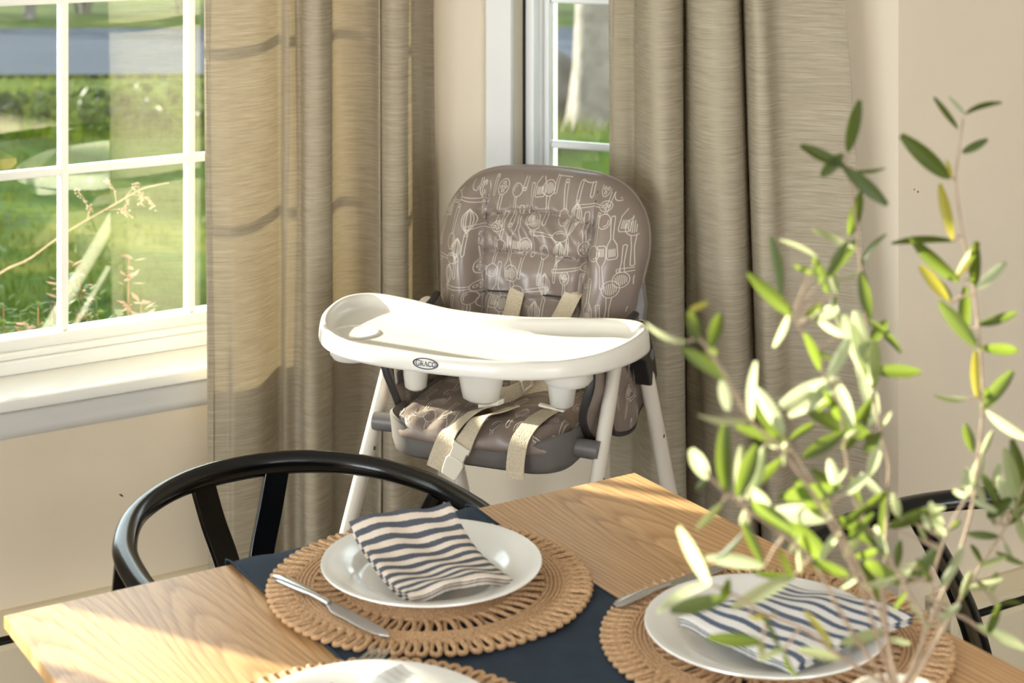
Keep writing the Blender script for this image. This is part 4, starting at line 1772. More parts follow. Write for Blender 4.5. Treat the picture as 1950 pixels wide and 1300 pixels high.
STROKES = {   # centre-line strokes with half-widths, in a 1 x 1 letter box: thick stems, thin serifs
    'G': [([(0.86, 0.80), (0.72, 0.95), (0.48, 1.0), (0.22, 0.86), (0.10, 0.5), (0.22, 0.14), (0.48, 0.0), (0.72, 0.05), (0.84, 0.16)], .085), ([(0.84, 0.0), (0.84, 0.45)], .075), ([(0.58, 0.45), (0.98, 0.45)], .04), ([(0.87, 1.0), (0.87, 0.72)], .03)],
    'R': [([(0.22, 0.0), (0.22, 1.0)], .09), ([(0.22, 0.98), (0.55, 0.98), (0.76, 0.86), (0.76, 0.66), (0.55, 0.52), (0.22, 0.52)], .055), ([(0.48, 0.52), (0.9, 0.03)], .085), ([(0.05, 0.03), (0.40, 0.03)], .035), ([(0.05, 0.98), (0.3, 0.98)], .035), ([(0.8, 0.03), (1.02, 0.03)], .035)],
    'A': [([(0.12, 0.0), (0.48, 1.0)], .05), ([(0.48, 1.0), (0.88, 0.0)], .09), ([(0.26, 0.34), (0.72, 0.34)], .035), ([(0.0, 0.03), (0.26, 0.03)], .035), ([(0.72, 0.03), (1.04, 0.03)], .035)],
    'C': [([(0.88, 0.78), (0.72, 0.95), (0.48, 1.0), (0.22, 0.86), (0.10, 0.5), (0.22, 0.14), (0.48, 0.0), (0.72, 0.05), (0.90, 0.24)], .08), ([(0.89, 1.0), (0.89, 0.70)], .03)],
    'O': [([(0.5, 1.0), (0.2, 0.86), (0.08, 0.5), (0.2, 0.14), (0.5, 0.0), (0.8, 0.14), (0.92, 0.5), (0.8, 0.86), (0.5, 1.0)], .085)],
}
cursor = -0.0148
for ch, hh, ww_ in (('G', 0.0078, 0.0066), ('R', 0.0064, 0.0056), ('A', 0.0064, 0.0056), ('C', 0.0064, 0.0054), ('O', 0.0064, 0.0056)):
    m = MB()
    for line, hw in STROKES[ch]:
        for i in range(len(line) - 1):
            a, b = line[i], line[i + 1]
            ax_, ay_ = a[0] * ww_, a[1] * hh
            bx_, by_ = b[0] * ww_, b[1] * hh
            dx_, dy_ = bx_ - ax_, by_ - ay_
            l = math.hypot(dx_, dy_)
            w = hw * 0.0058
            nx_, ny_ = -dy_ / l * w, dx_ / l * w
            ex, ey = dx_ / l * w * 0.5, dy_ / l * w * 0.5
            qs = [(ax_ - ex + nx_, ay_ - ey + ny_), (ax_ - ex - nx_, ay_ - ey - ny_), (bx_ + ex - nx_, by_ + ey - ny_), (bx_ + ex + nx_, by_ + ey + ny_)]
            m.add([on_tray(cursor + p[0], p[1] - 0.0034, 0.0013) for p in qs], [(0, 1, 2, 3)])
    m.build('logo_letter', 'logo_dark', tray, False)
    cursor += ww_ * 1.06

# --- harness
def seatz(x, y, up=0.003):
    return (x, y, seat_top(x, y) + up)


def belt(name, pts, side, w=0.031, t=0.0022, mat='webbing', parent=hc):
    m = MB()
    m.strap(catmull(pts, 5), side, w, t)
    return m.build(name, mat, parent, True, 40)


b1 = belt('harness_strap', [seatz(0.005, -0.125, .006), seatz(-0.010, -0.165, .006), seatz(-0.022, -0.20, .006), (-0.034, -0.228, 0.652), (-0.046, -0.234, 0.622), (-0.056, -0.233, 0.594)], (1, 0, 0.35))
b2 = belt('harness_strap', [seatz(0.040, -0.125, .005), seatz(0.024, -0.165, .005), seatz(0.010, -0.20, .006), (0.000, -0.228, 0.652), (-0.010, -0.233, 0.628)], (1, 0, 0.3))
b3 = belt('harness_strap', [seatz(0.108, -0.11, .004), seatz(0.102, -0.16, .004), seatz(0.097, -0.20, .005), (0.092, -0.228, 0.655), (0.088, -0.234, 0.625), (0.086, -0.232, 0.596)], (1, 0, 0.05))
m = MB()
m.strap([(0.0862, -0.2325, 0.606), (0.086, -0.232, 0.595)], (1, 0, 0.05), 0.027, 0.005)
m.build('strap_end', 'webbing', b3, False, bevel=0.001)
# side-release buckle hanging on the second strap
m = MB()
d = Vector((-0.030 + 0.010, 0.0, 0.585 - 0.628)).normalized()
sd = Vector((1, 0, 0)) - d * d.x
sd.normalize()
c0 = Vector((-0.006, -0.2365, 0.638))
m.slab([(-0.0165, -0.002), (0.0165, -0.002), (0.0165, 0.006), (0.0135, 0.008), (0.0135, 0.022), (-0.0135, 0.022), (-0.0135, 0.008), (-0.0165, 0.006)],
       lambda p, s: c0 + sd * p[0] + d * p[1] + Vector((0, -0.004 + 0.007 * s, 0)))
m.build('buckle', 'buckle_plastic', b2, False, bevel=0.0015)
m = MB()
m.slab([(-0.0135, 0.022), (0.0135, 0.022), (0.0170, 0.030), (0.0150, 0.052), (0.0120, 0.058), (-0.0120, 0.058), (-0.0150, 0.052), (-0.0170, 0.030)],
       lambda p, s: c0 + sd * p[0] + d * p[1] + Vector((0, -0.004 + 0.008 * s, 0)))
m.build('buckle', 'buckle_plastic', b2, False, bevel=0.002)
# buckle lying on the seat
m = MB()
m.slab([(-0.022, -0.008), (0.016, -0.012), (0.024, -0.002), (0.020, 0.010), (-0.018, 0.012)], lambda p, s: (0.004 + p[0], -0.135 + p[1], seat_top(0.004, -0.135) + 0.010 + 0.009 * s + p[0] * 0.25))
m.build('buckle', 'buckle_plastic', b1, False, bevel=0.002)
# slider on the third strap
m = MB()
m.slab([(0.086, -0.128), (0.130, -0.124), (0.130, -0.114), (0.086, -0.118)], lambda p, s: (p[0], p[1], seat_top(p[0], p[1]) + 0.006 + 0.004 * s))
m.build('slider', 'buckle_plastic', b3, False, bevel=0.001)
# diagonal strap with its slider, from the back to the crotch
b4 = belt('harness_strap', [(0.085, 0.02, 0.760), (0.062, -0.03, 0.722), (0.040, -0.06, 0.696), (0.012, -0.085, 0.682), (-0.01, -0.10, 0.684)], (0.5, 0.2, 0.7))
m = MB()
cc = Vector((0.041, -0.066, 0.700))
dd = (Vector((0.062, -0.03, 0.722)) - Vector((0.012, -0.085, 0.682))).normalized()
ss = Vector((0.5, 0.2, 0.7))
ss = (ss - dd * ss.dot(dd)).normalized()
nn = dd.cross(ss)
for a0, a1, b0, b1_ in ((-0.017, 0.017, -0.012, -0.008), (-0.017, 0.017, 0.008, 0.012), (-0.017, -0.0135, -0.008, 0.008), (0.0135, 0.017, -0.008, 0.008)):
    m.slab([(a0, b0), (a1, b0), (a1, b1_), (a0, b1_)], lambda p, s: cc + ss * p[0] + dd * p[1] + nn * (0.002 - 0.005 * s))
m.build('slider', 'buckle_plastic', b4, False, bevel=0.0008)
belt('harness_strap', [(0.145, 0.03, 0.700), (0.10, -0.01, 0.694), (0.05, -0.03, 0.690), (0.01, -0.06, 0.686)], (0, 0.3, 1))
# shoulder straps coming through the back
for x0, x1 in ((-0.036, -0.042), (0.070, 0.046)):
    belt('harness_strap', [(x0 + (x0 - x1) * .15, back_front(x0, 0.826) + 0.012, 0.824), (x0, back_front(x0, 0.818) - 0.004, 0.818), ((x0 + x1) / 2, back_front(x0, 0.79) - 0.005, 0.79),
                           (x1, back_front(x1, 0.76) - 0.006, 0.76), (x1, back_front(x1, 0.72) - 0.008, 0.715)], (1, 0, 0.1 if x0 < 0 else -0.25))
# black crotch strap anchor on the left inside
m = MB()
m.strap(catmull([(-0.115, 0.045, 0.745), (-0.09, 0.02, 0.715), (-0.068, -0.01, 0.690), (-0.055, -0.02, 0.682)], 4), (0.6, 0.2, 0.6), 0.014, 0.006)
m.build('black_strap', 'dark_plastic', hc, True, 40)

# ------------------------------------------------------------------ vase with olive branches
VZ = 0.9325
vc = at(1712, 1326, F_PX * (ZC - VZ) / (1326 - HORIZON))
vase = thing('vase', 'cream ceramic vase with a wide lit rim holding the olive branches', 'vase', (vc.x, vc.y, TZ + 0.0035), 0)
m = MB()
hgt = VZ - TZ - 0.0035
prof = [(0.001, 0.0), (0.042, 0.0), (0.050, 0.004), (0.066, 0.04), (0.074, 0.08), (0.068, 0.12), (0.050, 0.155), (0.040, 0.168), (0.0385, hgt - 0.004), (0.0405, hgt), (0.0375, hgt + 0.0012), (0.0345, hgt - 0.002),
        (0.034, hgt - 0.012), (0.045, 0.15), (0.060, 0.12), (0.066, 0.08), (0.055, 0.03), (0.001, 0.012)]
m.lathe(prof, 56)
m.build('body', 'vase_glaze', vase, True, 60)


def leaf_mesh(name, mat, curl, fold, wid):
    m = MB()
    n = 9
    rows = []
    for i in range(n + 1):
        s = i / n
        w = wid * (math.sin(math.pi * min(1, s ** 1.05)) ** 0.5) if 0 < i < n else (0.02 if i == 0 else wid * 0.35)
        y = s
        z = curl * s * s
        rows.append([(-w, y, z + fold * w), (-w * 0.5, y, z + fold * w * 0.35), (0, y, z), (w * 0.5, y, z + fold * w * 0.35), (w, y, z + fold * w)])
    m.rings(rows, closed=False, cap=False)
    me = m.mesh(name, mat, True, 180)
    return me


LEAVES = {}
for mat in ('olive_leaf_shaded', 'olive_leaf_pale_lit', 'olive_leaf_yellow'):
    LEAVES[mat] = [leaf_mesh('leaf', mat, c, f, w) for c, f, w in ((-0.12, 0.35, 0.135), (-0.26, 0.4, 0.125), (0.10, 0.3, 0.14), (-0.05, 0.45, 0.12))]
CAM = Vector((0, 0, ZC))
rl = random.Random(21)


def leaf(parent, origin, base, tip, mat, face=0.6, width=1.0):
    v = tip - base
    L = v.length
    if L < 0.004:
        return
    y = v / L
    view = (CAM - base).normalized()
    side = y.cross(view)
    if side.length < 1e-3:
        side = y.cross(Vector((0, 0, 1)))
    side.normalize()
    nrm = side.cross(y).normalized()                # faces the camera
    ang = (1 - face) * 1.45 * rl.choice((-1, 1))
    nrm = (nrm * math.cos(ang) + side * math.sin(ang)).normalized()
    if rl.random() < 0.35:
        nrm = -nrm
    x = y.cross(nrm).normalized()
    M = Matrix(((x.x * L * width, y.x * L, nrm.x * L, base.x - origin.x), (x.y * L * width, y.y * L, nrm.y * L, base.y - origin.y), (x.z * L * width, y.z * L, nrm.z * L, base.z - origin.z), (0, 0, 0, 1)))
    link('leaf', rl.choice(LEAVES[mat]), parent, M)


D, P, Y = 'olive_leaf_shaded', 'olive_leaf_pale_lit', 'olive_leaf_yellow'  # leaf tones also carry painted shade and sunlight
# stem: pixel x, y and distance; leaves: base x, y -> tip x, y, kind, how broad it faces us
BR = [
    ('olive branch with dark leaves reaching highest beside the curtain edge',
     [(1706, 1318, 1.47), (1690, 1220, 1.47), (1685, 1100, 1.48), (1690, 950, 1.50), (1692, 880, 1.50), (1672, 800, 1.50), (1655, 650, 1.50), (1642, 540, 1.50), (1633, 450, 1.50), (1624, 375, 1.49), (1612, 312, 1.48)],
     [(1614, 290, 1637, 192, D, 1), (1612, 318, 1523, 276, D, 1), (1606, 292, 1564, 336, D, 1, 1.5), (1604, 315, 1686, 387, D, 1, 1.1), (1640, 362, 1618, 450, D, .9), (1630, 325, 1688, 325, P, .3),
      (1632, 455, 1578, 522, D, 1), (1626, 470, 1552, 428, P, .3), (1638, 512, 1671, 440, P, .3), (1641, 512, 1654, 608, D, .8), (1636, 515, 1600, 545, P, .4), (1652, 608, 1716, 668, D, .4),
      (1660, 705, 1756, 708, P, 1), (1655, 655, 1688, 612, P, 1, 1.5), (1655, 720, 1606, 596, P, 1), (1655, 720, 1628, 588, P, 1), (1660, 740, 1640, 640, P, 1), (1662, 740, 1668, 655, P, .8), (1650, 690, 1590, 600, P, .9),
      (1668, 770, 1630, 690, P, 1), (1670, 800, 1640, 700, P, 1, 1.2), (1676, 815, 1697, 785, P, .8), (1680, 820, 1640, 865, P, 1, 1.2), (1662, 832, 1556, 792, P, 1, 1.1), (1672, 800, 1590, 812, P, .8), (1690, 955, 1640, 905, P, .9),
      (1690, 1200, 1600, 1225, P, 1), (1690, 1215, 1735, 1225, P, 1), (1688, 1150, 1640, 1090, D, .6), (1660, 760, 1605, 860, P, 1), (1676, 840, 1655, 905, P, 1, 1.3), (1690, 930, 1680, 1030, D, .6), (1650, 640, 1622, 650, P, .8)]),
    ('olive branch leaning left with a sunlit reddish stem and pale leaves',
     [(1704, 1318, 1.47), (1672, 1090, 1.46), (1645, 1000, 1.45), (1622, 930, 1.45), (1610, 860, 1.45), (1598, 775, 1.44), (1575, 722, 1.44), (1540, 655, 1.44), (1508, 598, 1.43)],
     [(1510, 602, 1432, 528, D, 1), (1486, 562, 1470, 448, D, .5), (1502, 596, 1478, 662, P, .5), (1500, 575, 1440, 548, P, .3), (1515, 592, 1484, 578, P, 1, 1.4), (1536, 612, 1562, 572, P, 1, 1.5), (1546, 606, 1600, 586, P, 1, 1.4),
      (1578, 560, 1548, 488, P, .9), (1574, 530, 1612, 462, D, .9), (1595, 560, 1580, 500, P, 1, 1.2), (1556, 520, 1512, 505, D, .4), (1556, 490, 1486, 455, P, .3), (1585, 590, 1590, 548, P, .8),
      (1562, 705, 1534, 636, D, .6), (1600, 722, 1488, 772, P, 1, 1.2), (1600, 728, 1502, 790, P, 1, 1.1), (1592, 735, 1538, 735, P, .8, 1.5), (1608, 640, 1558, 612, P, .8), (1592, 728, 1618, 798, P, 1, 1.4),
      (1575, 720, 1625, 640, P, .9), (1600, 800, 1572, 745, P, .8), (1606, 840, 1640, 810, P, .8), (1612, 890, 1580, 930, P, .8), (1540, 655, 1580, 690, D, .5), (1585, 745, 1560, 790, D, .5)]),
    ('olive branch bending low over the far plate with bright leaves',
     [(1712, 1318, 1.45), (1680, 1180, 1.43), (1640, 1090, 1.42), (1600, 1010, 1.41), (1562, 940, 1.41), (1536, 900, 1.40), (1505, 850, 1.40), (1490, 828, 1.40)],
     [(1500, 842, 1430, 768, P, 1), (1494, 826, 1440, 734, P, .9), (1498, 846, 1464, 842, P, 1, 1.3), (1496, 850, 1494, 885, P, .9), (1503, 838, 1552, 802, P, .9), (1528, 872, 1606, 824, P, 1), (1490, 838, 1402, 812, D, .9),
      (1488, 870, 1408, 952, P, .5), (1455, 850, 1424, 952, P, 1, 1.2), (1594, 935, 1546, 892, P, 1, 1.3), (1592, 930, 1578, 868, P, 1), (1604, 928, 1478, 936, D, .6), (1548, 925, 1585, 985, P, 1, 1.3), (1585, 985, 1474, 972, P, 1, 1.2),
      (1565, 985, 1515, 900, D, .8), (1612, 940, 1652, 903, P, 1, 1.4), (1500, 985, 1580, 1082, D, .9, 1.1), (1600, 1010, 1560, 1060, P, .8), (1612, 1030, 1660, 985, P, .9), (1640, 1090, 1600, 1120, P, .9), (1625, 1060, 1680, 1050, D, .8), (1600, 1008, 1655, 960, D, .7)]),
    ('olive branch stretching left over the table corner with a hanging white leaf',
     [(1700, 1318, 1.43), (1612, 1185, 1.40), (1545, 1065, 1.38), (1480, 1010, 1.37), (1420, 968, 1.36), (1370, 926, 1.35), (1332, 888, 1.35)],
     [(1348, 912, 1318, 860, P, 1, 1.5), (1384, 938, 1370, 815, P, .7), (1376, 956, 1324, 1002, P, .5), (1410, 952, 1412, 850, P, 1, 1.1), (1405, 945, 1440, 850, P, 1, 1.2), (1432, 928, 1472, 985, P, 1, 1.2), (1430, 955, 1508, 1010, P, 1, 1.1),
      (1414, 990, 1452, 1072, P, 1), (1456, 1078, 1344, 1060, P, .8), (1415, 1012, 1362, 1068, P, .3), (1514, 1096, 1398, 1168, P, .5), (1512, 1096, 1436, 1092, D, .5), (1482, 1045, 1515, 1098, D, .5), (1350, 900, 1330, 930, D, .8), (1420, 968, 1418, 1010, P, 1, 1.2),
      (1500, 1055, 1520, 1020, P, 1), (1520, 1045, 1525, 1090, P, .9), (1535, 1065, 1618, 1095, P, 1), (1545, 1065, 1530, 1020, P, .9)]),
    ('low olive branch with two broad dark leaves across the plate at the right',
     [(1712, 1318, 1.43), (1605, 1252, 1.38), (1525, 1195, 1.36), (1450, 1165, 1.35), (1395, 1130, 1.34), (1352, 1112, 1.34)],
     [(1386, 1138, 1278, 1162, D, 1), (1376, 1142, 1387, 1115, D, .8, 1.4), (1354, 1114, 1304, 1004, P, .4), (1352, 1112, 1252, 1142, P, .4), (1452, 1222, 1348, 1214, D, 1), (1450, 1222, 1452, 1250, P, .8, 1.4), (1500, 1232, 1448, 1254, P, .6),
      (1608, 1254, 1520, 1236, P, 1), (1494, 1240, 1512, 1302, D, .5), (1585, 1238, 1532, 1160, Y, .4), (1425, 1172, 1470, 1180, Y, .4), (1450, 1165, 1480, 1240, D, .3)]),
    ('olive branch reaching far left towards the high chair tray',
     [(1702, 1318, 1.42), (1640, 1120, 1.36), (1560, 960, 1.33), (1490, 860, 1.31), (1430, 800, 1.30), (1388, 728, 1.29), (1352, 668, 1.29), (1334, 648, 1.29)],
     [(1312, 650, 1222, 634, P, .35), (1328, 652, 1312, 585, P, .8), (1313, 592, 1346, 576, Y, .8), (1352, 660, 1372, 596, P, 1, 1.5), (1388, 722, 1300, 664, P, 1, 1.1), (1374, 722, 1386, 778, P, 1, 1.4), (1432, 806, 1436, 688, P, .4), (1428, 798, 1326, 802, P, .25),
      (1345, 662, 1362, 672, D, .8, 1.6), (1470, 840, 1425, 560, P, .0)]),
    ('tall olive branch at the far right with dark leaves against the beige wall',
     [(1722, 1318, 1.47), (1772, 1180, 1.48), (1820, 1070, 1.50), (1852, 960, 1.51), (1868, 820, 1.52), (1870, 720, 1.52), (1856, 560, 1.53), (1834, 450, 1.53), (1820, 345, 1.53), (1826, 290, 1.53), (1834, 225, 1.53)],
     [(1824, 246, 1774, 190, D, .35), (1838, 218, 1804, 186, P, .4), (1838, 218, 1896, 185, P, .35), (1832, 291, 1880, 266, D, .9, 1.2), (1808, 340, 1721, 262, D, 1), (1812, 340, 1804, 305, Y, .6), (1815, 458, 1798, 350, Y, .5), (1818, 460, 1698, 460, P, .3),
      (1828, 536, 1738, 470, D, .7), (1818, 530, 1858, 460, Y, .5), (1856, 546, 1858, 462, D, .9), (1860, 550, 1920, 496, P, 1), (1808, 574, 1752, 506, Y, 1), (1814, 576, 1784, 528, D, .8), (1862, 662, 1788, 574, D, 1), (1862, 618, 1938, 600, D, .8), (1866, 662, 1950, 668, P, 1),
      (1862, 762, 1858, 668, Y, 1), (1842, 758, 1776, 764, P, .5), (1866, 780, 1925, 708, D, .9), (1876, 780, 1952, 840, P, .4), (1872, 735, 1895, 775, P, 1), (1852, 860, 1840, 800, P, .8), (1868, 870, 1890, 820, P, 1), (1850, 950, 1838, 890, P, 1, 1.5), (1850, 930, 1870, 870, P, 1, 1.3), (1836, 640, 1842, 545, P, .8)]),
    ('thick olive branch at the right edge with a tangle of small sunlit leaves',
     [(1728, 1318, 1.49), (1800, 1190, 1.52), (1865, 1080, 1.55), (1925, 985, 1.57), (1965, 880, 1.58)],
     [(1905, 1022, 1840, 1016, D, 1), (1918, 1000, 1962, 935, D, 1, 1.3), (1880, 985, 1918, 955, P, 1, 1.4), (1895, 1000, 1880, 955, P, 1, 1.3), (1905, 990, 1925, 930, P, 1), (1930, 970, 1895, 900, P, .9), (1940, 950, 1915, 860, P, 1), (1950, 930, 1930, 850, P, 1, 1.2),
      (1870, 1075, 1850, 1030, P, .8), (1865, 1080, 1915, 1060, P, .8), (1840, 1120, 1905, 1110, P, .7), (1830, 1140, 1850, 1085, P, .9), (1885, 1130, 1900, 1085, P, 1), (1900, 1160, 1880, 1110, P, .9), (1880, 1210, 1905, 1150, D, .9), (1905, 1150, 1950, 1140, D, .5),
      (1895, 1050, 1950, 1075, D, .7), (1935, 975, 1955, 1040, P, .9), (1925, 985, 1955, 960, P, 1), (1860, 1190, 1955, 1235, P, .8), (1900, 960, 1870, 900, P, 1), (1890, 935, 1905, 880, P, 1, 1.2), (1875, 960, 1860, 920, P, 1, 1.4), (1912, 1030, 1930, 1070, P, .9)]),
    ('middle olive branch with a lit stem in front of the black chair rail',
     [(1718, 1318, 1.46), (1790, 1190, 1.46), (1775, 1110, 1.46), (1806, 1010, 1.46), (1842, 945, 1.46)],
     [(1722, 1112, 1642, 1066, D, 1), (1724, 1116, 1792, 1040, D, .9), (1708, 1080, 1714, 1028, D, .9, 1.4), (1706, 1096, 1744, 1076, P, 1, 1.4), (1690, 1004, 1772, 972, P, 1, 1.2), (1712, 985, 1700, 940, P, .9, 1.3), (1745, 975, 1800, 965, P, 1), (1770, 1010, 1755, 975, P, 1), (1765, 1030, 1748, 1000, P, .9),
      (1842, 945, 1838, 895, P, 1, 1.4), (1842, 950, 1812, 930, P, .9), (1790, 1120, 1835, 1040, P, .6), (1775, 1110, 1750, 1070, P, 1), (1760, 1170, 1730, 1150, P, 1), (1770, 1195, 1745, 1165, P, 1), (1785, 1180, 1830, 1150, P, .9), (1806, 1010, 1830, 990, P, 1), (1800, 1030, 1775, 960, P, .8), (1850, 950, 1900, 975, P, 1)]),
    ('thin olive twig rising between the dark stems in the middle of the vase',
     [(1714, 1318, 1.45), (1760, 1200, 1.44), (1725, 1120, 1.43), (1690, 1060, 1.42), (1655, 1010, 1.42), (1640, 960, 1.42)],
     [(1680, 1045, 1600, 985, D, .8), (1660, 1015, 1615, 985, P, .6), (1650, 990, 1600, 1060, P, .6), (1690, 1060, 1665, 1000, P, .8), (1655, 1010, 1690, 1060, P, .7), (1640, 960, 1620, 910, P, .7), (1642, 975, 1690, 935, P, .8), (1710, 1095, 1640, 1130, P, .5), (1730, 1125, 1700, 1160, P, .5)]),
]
for label, stem, leaves in BR:
    pts = catmull([at(*s) for s in stem], 5)
    start = Vector((vc.x + (pts[0].x - vc.x) * 0.4, vc.y, TZ + 0.05))
    pts[0] = Vector((vc.x + max(-0.02, min(0.02, (pts[0].x - vc.x))), vc.y + 0.005, VZ - 0.004))
    pts = [start] + pts
    org = start
    br = thing('olive_branch', label, 'branch', org, 0, 'olive branches in the vase')
    n = len(pts)
    m = MB()
    m.tube([p - org for p in pts], [0.0017 - 0.0008 * i / (n - 1) for i in range(n)], 7)
    m.build('stem', 'bark_twig', br)
    ds = [(Vector((s[0], s[1])), s[2]) for s in stem]
    for lf in leaves:
        x0, y0, x1, y1, mat, face = lf[:6]
        if face == 0.0:
            continue
        wd = lf[6] if len(lf) > 6 else 1.0
        d0 = min(ds, key=lambda q: (q[0] - Vector((x0, y0))).length)[1]
        # petiole base: nearest stem point, drawn towards the wanted place
        base = at(x0, y0, d0)
        near = min(pts[1:], key=lambda p: (p - base).length)
        tip = at(x1, y1, d0 + rl.uniform(-0.018, 0.018))
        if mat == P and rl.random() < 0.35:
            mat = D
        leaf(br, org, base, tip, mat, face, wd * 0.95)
        if (near - base).length > 0.004:
            m = MB()
            mid = (near + base) / 2 + Vector((0, 0, 0.002))
            m.tube([near - org, mid - org, base - org], [0.0011, 0.0009, 0.0007], 5)
            m.build('petiole', 'bark_twig', br)


# ------------------------------------------------------------------ outdoors
GZ = -0.40
rg = random.Random(5)


def ground_z(x, y):
    z = GZ + 0.06 * noise.noise(Vector((x * 0.35, y * 0.35, 0.3)))
    z += -0.22 * math.exp(-((y - 13.6 - 0.1 * x) / 0.9) ** 2)          # ditch before the road
    z += 0.14 * math.exp(-((y - 11.9 - 0.1 * x) / 0.6) ** 2)
    if y > 14.6:
        z = z * (1 - smooth01((y - 14.6) / 0.8)) + (GZ) * smooth01((y - 14.6) / 0.8)
    return z


m = MB()
NX, NY = 90, 150


def gpt(a, b):
    x, y = -22 + 40 * a, 3.9 + 40 * b ** 1.5
    return (x, y, ground_z(x, y))


def keep_out(x, y):                                                    # under the house the ground lies lower
    p = room(Vector((x, y, 0)))
    return p.y < VB + 0.3
m.grid(NX, NY, lambda a, b: (lambda q: (q[0], q[1], q[2] if not keep_out(q[0], q[1]) else -0.6))(gpt(a, b)))
g = m.build('lawn_ground', 'lawn', None, True, 180)
tag(g, 'uneven green lawn outside the windows', 'lawn', None, 'structure')
m = MB()


def road_pt(a, b):
    x = -24 + 44 * a
    y0 = 15.55 + 0.02 * x
    y = y0 + 3.9 * b
    return (x, y, GZ + 0.035 + 0.03 * math.sin(math.pi * b))


m.grid(30, 8, road_pt)
rd = m.build('road', 'asphalt', None, True, 180)
tag(rd, 'grey asphalt road beyond the lawn', 'road', None, 'structure')

m = MB()                                                               # grass: nobody could count it
for i in range(52000):
    y = 4.6 + 10.9 * rg.random() ** 1.25
    x = rg.uniform(-6.5, 2.6) * (0.45 + y / 20)
    if keep_out(x, y):
        continue
    z = ground_z(x, y)
    patch = noise.noise(Vector((x * 0.9, y * 0.9, 7.7)))
    if patch < -0.15 and rg.random() < 0.6:
        continue
    h = (0.035 + 0.07 * max(0, patch)) * rg.uniform(0.6, 1.5)
    if 11.3 < y - 0.1 * x < 15:
        h *= 2.6
    a = rg.uniform(0, 6.28)
    dx_, dy_ = math.cos(a) * 0.006, math.sin(a) * 0.006
    lx, ly = rg.uniform(-.5, .5) * h, rg.uniform(-.5, .5) * h
    o = len(m.v)
    m.v += [(x - dx_, y - dy_, z - 0.01), (x + dx_, y + dy_, z - 0.01), (x + lx, y + ly, z + h)]
    m.f.append((o, o + 1, o + 2))
me = bpy.data.meshes.new('grass')
me.from_pydata(m.v, [], m.f)
me.materials.append(MATS['grass_blade'])
go = link('grass', me)
tag(go, 'short green grass blades covering the lawn', 'grass', None, 'stuff')


def shrub(name, label, c, rx, rz_, n, mat, size, cat='shrub', group=None, trunk=True):
    t = thing(name, label, cat, c, 0, group)
    m = MB()
    for i in range(n):
        th, ph = rg.uniform(0, 6.283), math.acos(rg.uniform(-0.6, 1))
        rr = rg.uniform(0.55, 1.0) ** 0.5
        lump = 1 + 0.25 * noise.noise(Vector((math.cos(th) * 2 + c[0], math.sin(th) * 2, math.cos(ph) * 3)))
        p = Vector((rx * rr * lump * math.sin(ph) * math.cos(th), rx * 0.8 * rr * lump * math.sin(ph) * math.sin(th), rz_ * 0.55 + rz_ * 0.55 * rr * lump * math.cos(ph)))
        if p.z < 0.02:
            p.z = 0.02
        s = size * rg.uniform(0.6, 1.3)
        d1 = Vector((rg.gauss(0, 1), rg.gauss(0, 1), rg.gauss(0, .6))).normalized() * s
        d2 = Vector((rg.gauss(0, 1), rg.gauss(0, 1), rg.gauss(0, 1)))
        d2 = (d2 - d1 * d2.dot(d1) / d1.length_squared).normalized() * s * 0.4
        o = len(m.v)
        m.v += [tuple(p - d1), tuple(p + d2), tuple(p + d1), tuple(p - d2)]
        m.f.append((o, o + 1, o + 2, o + 3))
    me = bpy.data.meshes.new('foliage')
    me.from_pydata(m.v, [], m.f)
    me.materials.append(MATS[mat])
    f = link('foliage', me, t)
    f['kind'] = 'stuff'
    if trunk:
        m = MB()
        for q in range(4):
            a = q * 1.6
            m.tube([(0.05 * math.cos(a), 0.05 * math.sin(a), -0.05), (rx * .3 * math.cos(a), rx * .3 * math.sin(a), rz_ * .6)], [0.03, 0.012], 6)
        m.build('stem', 'tree_bark', t)
    return t


hedge = [('dark green shrub across the road at the top left corner', -7.6, 20.9, 1.0, 1.7, 'shrub_leaf'), ('light green shrub across the road near the top left', -6.2, 21.2, 0.9, 1.4, 'shrub_leaf_light'),
         ('dark shrub across the road beside the young trunk', -5.1, 21.4, 0.95, 1.8, 'shrub_leaf'), ('dense dark shrub across the road right of the young trunk', -3.9, 21.4, 0.9, 1.7, 'shrub_leaf'),
         ('mid green shrub across the road half hidden by the curtain', -2.8, 21.6, 0.8, 1.5, 'shrub_leaf_light'), ('green shrub across the road seen through the narrow window', 0.4, 21.6, 1.1, 1.8, 'shrub_leaf'),
         ('green shrub across the road hidden by the left curtain', -1.2, 21.8, 1.0, 1.6, 'shrub_leaf')]
for lab, x, y, rx, rz_, mt in hedge:
    shrub('shrub', lab, (x, y, GZ), rx, rz_, 900, mt, 0.09, 'shrub', 'shrubs across the road')
for i, (x, y, rx, rz_, lab) in enumerate(((-4.3, 12.6, .8, .5, 'low weedy clump in the ditch before the road, leftmost'), (-3.2, 12.9, .7, .45, 'low weedy clump in the ditch before the road, in the second pane'),
                                     (-2.3, 12.9, .7, .5, 'low weedy clump in the ditch before the road, near the curtain'), (-5.3, 12.9, .8, .5, 'low weedy clump in the ditch past the left edge'))):
    shrub('weed_clump', lab, (x, y, ground_z(x, y) - 0.02), rx, rz_, 500, 'shrub_leaf', 0.06, 'weeds', 'weedy clumps in the ditch', False)

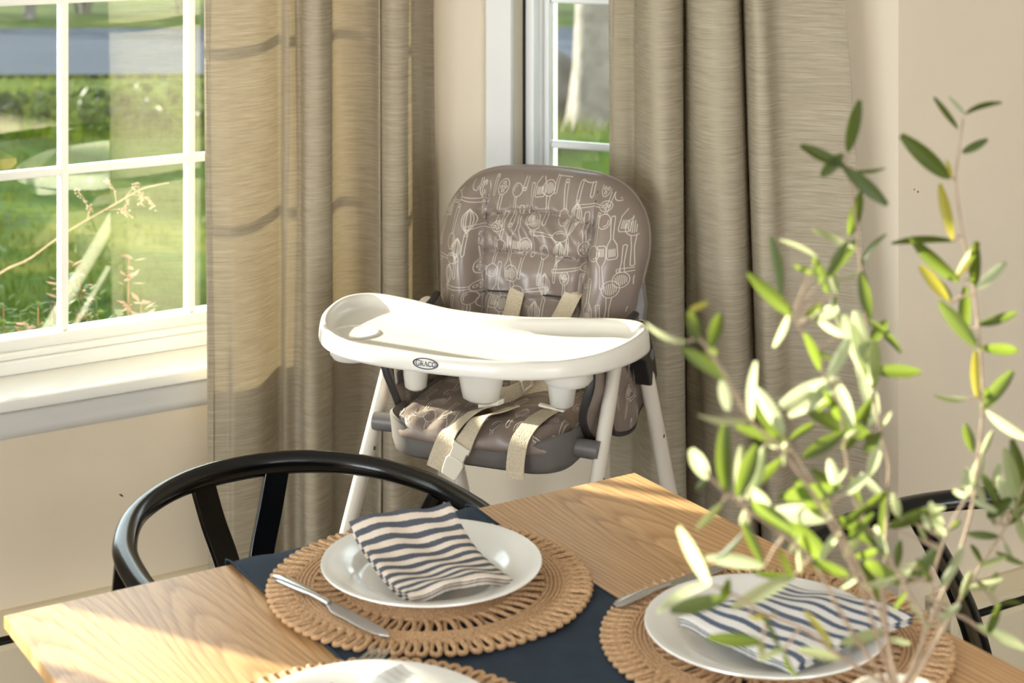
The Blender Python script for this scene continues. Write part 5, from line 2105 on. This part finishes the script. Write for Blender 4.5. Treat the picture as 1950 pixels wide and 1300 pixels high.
t = thing('young_tree', 'thin young tree trunk across the road at the top left', 'tree', (-5.55, 20.7, GZ), 0)
m = MB()
m.tube([(0, 0, -0.05), (0.02, 0, 1.0), (0.0, 0.02, 2.2), (0.05, 0, 3.4)], [0.07, 0.06, 0.05, 0.03], 10)
m.build('trunk', 'tree_bark', t)
sh = MB()
for i in range(500):
    p = Vector((rg.gauss(0, .6), rg.gauss(0, .6), 3.4 + rg.gauss(0, .5)))
    d1 = Vector((rg.gauss(0, 1), rg.gauss(0, 1), rg.gauss(0, 1))).normalized() * 0.1
    d2 = d1.cross(Vector((0.3, 0.5, 0.8))).normalized() * 0.04
    o = len(sh.v)
    sh.v += [tuple(p - d1), tuple(p + d2), tuple(p + d1), tuple(p - d2)]
    sh.f.append((o, o + 1, o + 2, o + 3))
me = bpy.data.meshes.new('crown')
me.from_pydata(sh.v, [], sh.f)
me.materials.append(MATS['shrub_leaf'])
link('crown', me, t)['kind'] = 'stuff'

for lab, x, y, rx, h in (('unseen leafy tree added to shade the lawn, nearest the road', -13.5, 17.2, 1.5, 4.2), ('unseen leafy tree added to shade the lawn, farthest left', -16.5, 16.2, 1.6, 4.6), ('unseen leafy tree added to shade the lawn, nearest the house', -11.0, 12.6, 1.1, 2.7)):
    shrub('shade_tree', lab, (x, y, ground_z(x, y)), rx, h, 1500, 'shrub_leaf', 0.16, 'tree', 'unseen trees shading the lawn')  # unseen trees, added so their shadows darken the lawn

# big tree and rock seen through the narrow window
tp = at(1132, 232, 13.1)
t = thing('tree', 'thick pale tree trunk seen through the narrow window', 'tree', (tp.x, tp.y, ground_z(tp.x, tp.y)), 0)
m = MB()
rings = []
for k in range(15):
    z = -0.1 + k * 0.32
    r0 = 0.165 + 0.10 * math.exp(-max(0, z) * 5.0)
    rings.append([((r0 * (1 + 0.14 * math.sin(5 * a + z) * math.exp(-max(0, z) * 1.2) + 0.05 * noise.noise(Vector((math.cos(a) * 2, math.sin(a) * 2, z * 1.5))))) * math.cos(a) + 0.03 * math.sin(z),
                   r0 * (1 + 0.14 * math.sin(5 * a + z) * math.exp(-max(0, z) * 1.2)) * math.sin(a), z) for a in [2 * math.pi * q / 28 for q in range(28)]])
m.rings(rings)
m.build('trunk', 'tree_bark', t)
sh = MB()
for i in range(1500):
    p = Vector((rg.gauss(0, 1.1), rg.gauss(0, 1.1), 5.2 + rg.gauss(0, .7)))
    d1 = Vector((rg.gauss(0, 1), rg.gauss(0, 1), rg.gauss(0, 1))).normalized() * 0.13
    d2 = d1.cross(Vector((0.3, 0.5, 0.8))).normalized() * 0.05
    o = len(sh.v)
    sh.v += [tuple(p - d1), tuple(p + d2), tuple(p + d1), tuple(p - d2)]
    sh.f.append((o, o + 1, o + 2, o + 3))
me = bpy.data.meshes.new('crown')
me.from_pydata(sh.v, [], sh.f)
me.materials.append(MATS['shrub_leaf'])
link('crown', me, t)['kind'] = 'stuff'

rp = at(1058, 190, 14.0)
bm = bmesh.new()
bmesh.ops.create_icosphere(bm, subdivisions=4, radius=0.36)
for v in bm.verts:
    d = 1 + 0.25 * noise.noise(v.co * 3.2) + 0.1 * noise.noise(v.co * 8)
    v.co = Vector((v.co.x * d * 0.85, v.co.y * d * 0.8, v.co.z * d * 0.95))
me = bpy.data.meshes.new('boulder')
bm.to_mesh(me)
bm.free()
for p in me.polygons:
    p.use_smooth = True
me.materials.append(MATS['rock'])
rk = link('boulder', me)
rk.location = (rp.x, rp.y, ground_z(rp.x, rp.y) + 0.24)
tag(rk, 'dark grey boulder on the grass seen through the narrow window', 'rock')


# weeds just outside the wide window
def weed(label, x, y, d, top, nleaf, mats, spread):
    p = at(x, y, d)
    gz = ground_z(p.x, p.y)
    t = thing('weed_plant', label, 'weed', (p.x, p.y, gz), 0, 'tall weeds outside the wide window')
    H = p.z - gz
    for s in range(7):
        a = s * 0.95 + rg.random()
        r1 = spread * rg.uniform(.4, 1)
        tipz = H * rg.uniform(.86, 1.02)
        pts = [Vector((0.02 * math.cos(a), 0.02 * math.sin(a), 0)), Vector((r1 * .4 * math.cos(a), r1 * .4 * math.sin(a), tipz * .55)), Vector((r1 * math.cos(a), r1 * math.sin(a), tipz))]
        P_ = catmull(pts, 6)
        m = MB()
        m.tube(P_, [0.004 - 0.003 * i / (len(P_) - 1) for i in range(len(P_))], 5)
        m.build('stem', 'weed_orange' if s % 2 else 'weed_green', t)
        m = MB()
        for i in range(nleaf):
            q = P_[int(len(P_) * (0.55 + 0.44 * i / nleaf))] + Vector((rg.uniform(-.012, .012), rg.uniform(-.012, .012), rg.uniform(-.02, .01)))
            b = rg.uniform(0, 6.28)
            L = rg.uniform(.018, .04)
            dr = Vector((math.cos(b), math.sin(b), rg.uniform(-.1, .7))).normalized()
            sd_ = dr.cross(Vector((0, 0, 1))).normalized() * L * .22
            o = len(m.v)
            m.v += [tuple(q), tuple(q + dr * L * .5 + sd_), tuple(q + dr * L), tuple(q + dr * L * .5 - sd_)]
            m.f.append((o, o + 1, o + 2, o + 3))
        me = bpy.data.meshes.new('foliage')
        me.from_pydata(m.v, [], m.f)
        me.materials.append(MATS[mats[s % len(mats)]])
        link('foliage', me, t)


weed('orange and green leafy weed behind the left pane of the wide window', 78, 508, 4.15, 0, 60, ('weed_green', 'weed_orange', 'shrub_leaf_light'), 0.10)
weed('pale branching weed behind the second pane of the wide window', 235, 505, 4.2, 0, 45, ('shrub_leaf_light', 'weed_orange'), 0.13)
weed('short weed at the very left bottom of the wide window', 10, 585, 4.1, 0, 55, ('weed_green', 'shrub_leaf_light'), 0.10)
weed('small weed behind the second pane beside the muntin bar', 155, 585, 4.1, 0, 45, ('weed_green', 'shrub_leaf'), 0.09)

# long dry stalk leaning past the window
p0, p1 = at(-40, 566, 4.05), at(322, 348, 4.05)
t = thing('dry_stalk', 'long dry seed stalk leaning diagonally outside the wide window', 'stalk', (p0.x - 0.28, p0.y, GZ), 0)
org = Vector((p0.x - 0.28, p0.y, GZ))
path = [org + Vector((0, 0, 0)), org + Vector((0.1, 0, 0.62)), p0, at(60, 490, 4.05), at(130, 440, 4.05), at(220, 388, 4.05), at(265, 362, 4.05), at(300, 352, 4.05), p1]
P_ = catmull(path, 6)
m = MB()
m.tube([p - org for p in P_], [0.0036 - 0.0026 * i / (len(P_) - 1) for i in range(len(P_))], 6)
m.build('stem', 'dry_stalk', t)
for (x0, y0, x1, y1) in ((222, 388, 202, 342), (170, 416, 148, 365), (235, 380, 262, 350), (250, 370, 292, 395), (200, 400, 250, 412), (262, 362, 268, 390), (165, 420, 168, 392), (240, 378, 235, 405)):
    a, b = at(x0, y0, 4.05), at(x1, y1, 4.05 + rg.uniform(-.03, .03))
    mid = (a + b) / 2 + Vector((0.005, 0, 0.008))
    m = MB()
    pp = catmull([a - org, mid - org, b - org], 4)
    m.tube(pp, 0.0009, 5)
    for i in range(16):
        c = pp[rg.randrange(len(pp) // 2, len(pp))] + Vector((rg.uniform(-.006, .006), rg.uniform(-.006, .006), rg.uniform(-.008, .006)))
        s = rg.uniform(.0015, .0032)
        m.add([c + Vector((s, 0, 0)), c + Vector((0, s, 0)), c + Vector((-s, 0, 0)), c + Vector((0, -s, 0)), c + Vector((0, 0, s)), c + Vector((0, 0, -s))],
              [(0, 1, 4), (1, 2, 4), (2, 3, 4), (3, 0, 4), (1, 0, 5), (2, 1, 5), (3, 2, 5), (0, 3, 5)])
    m.build('seed_twig', 'dry_stalk', t)
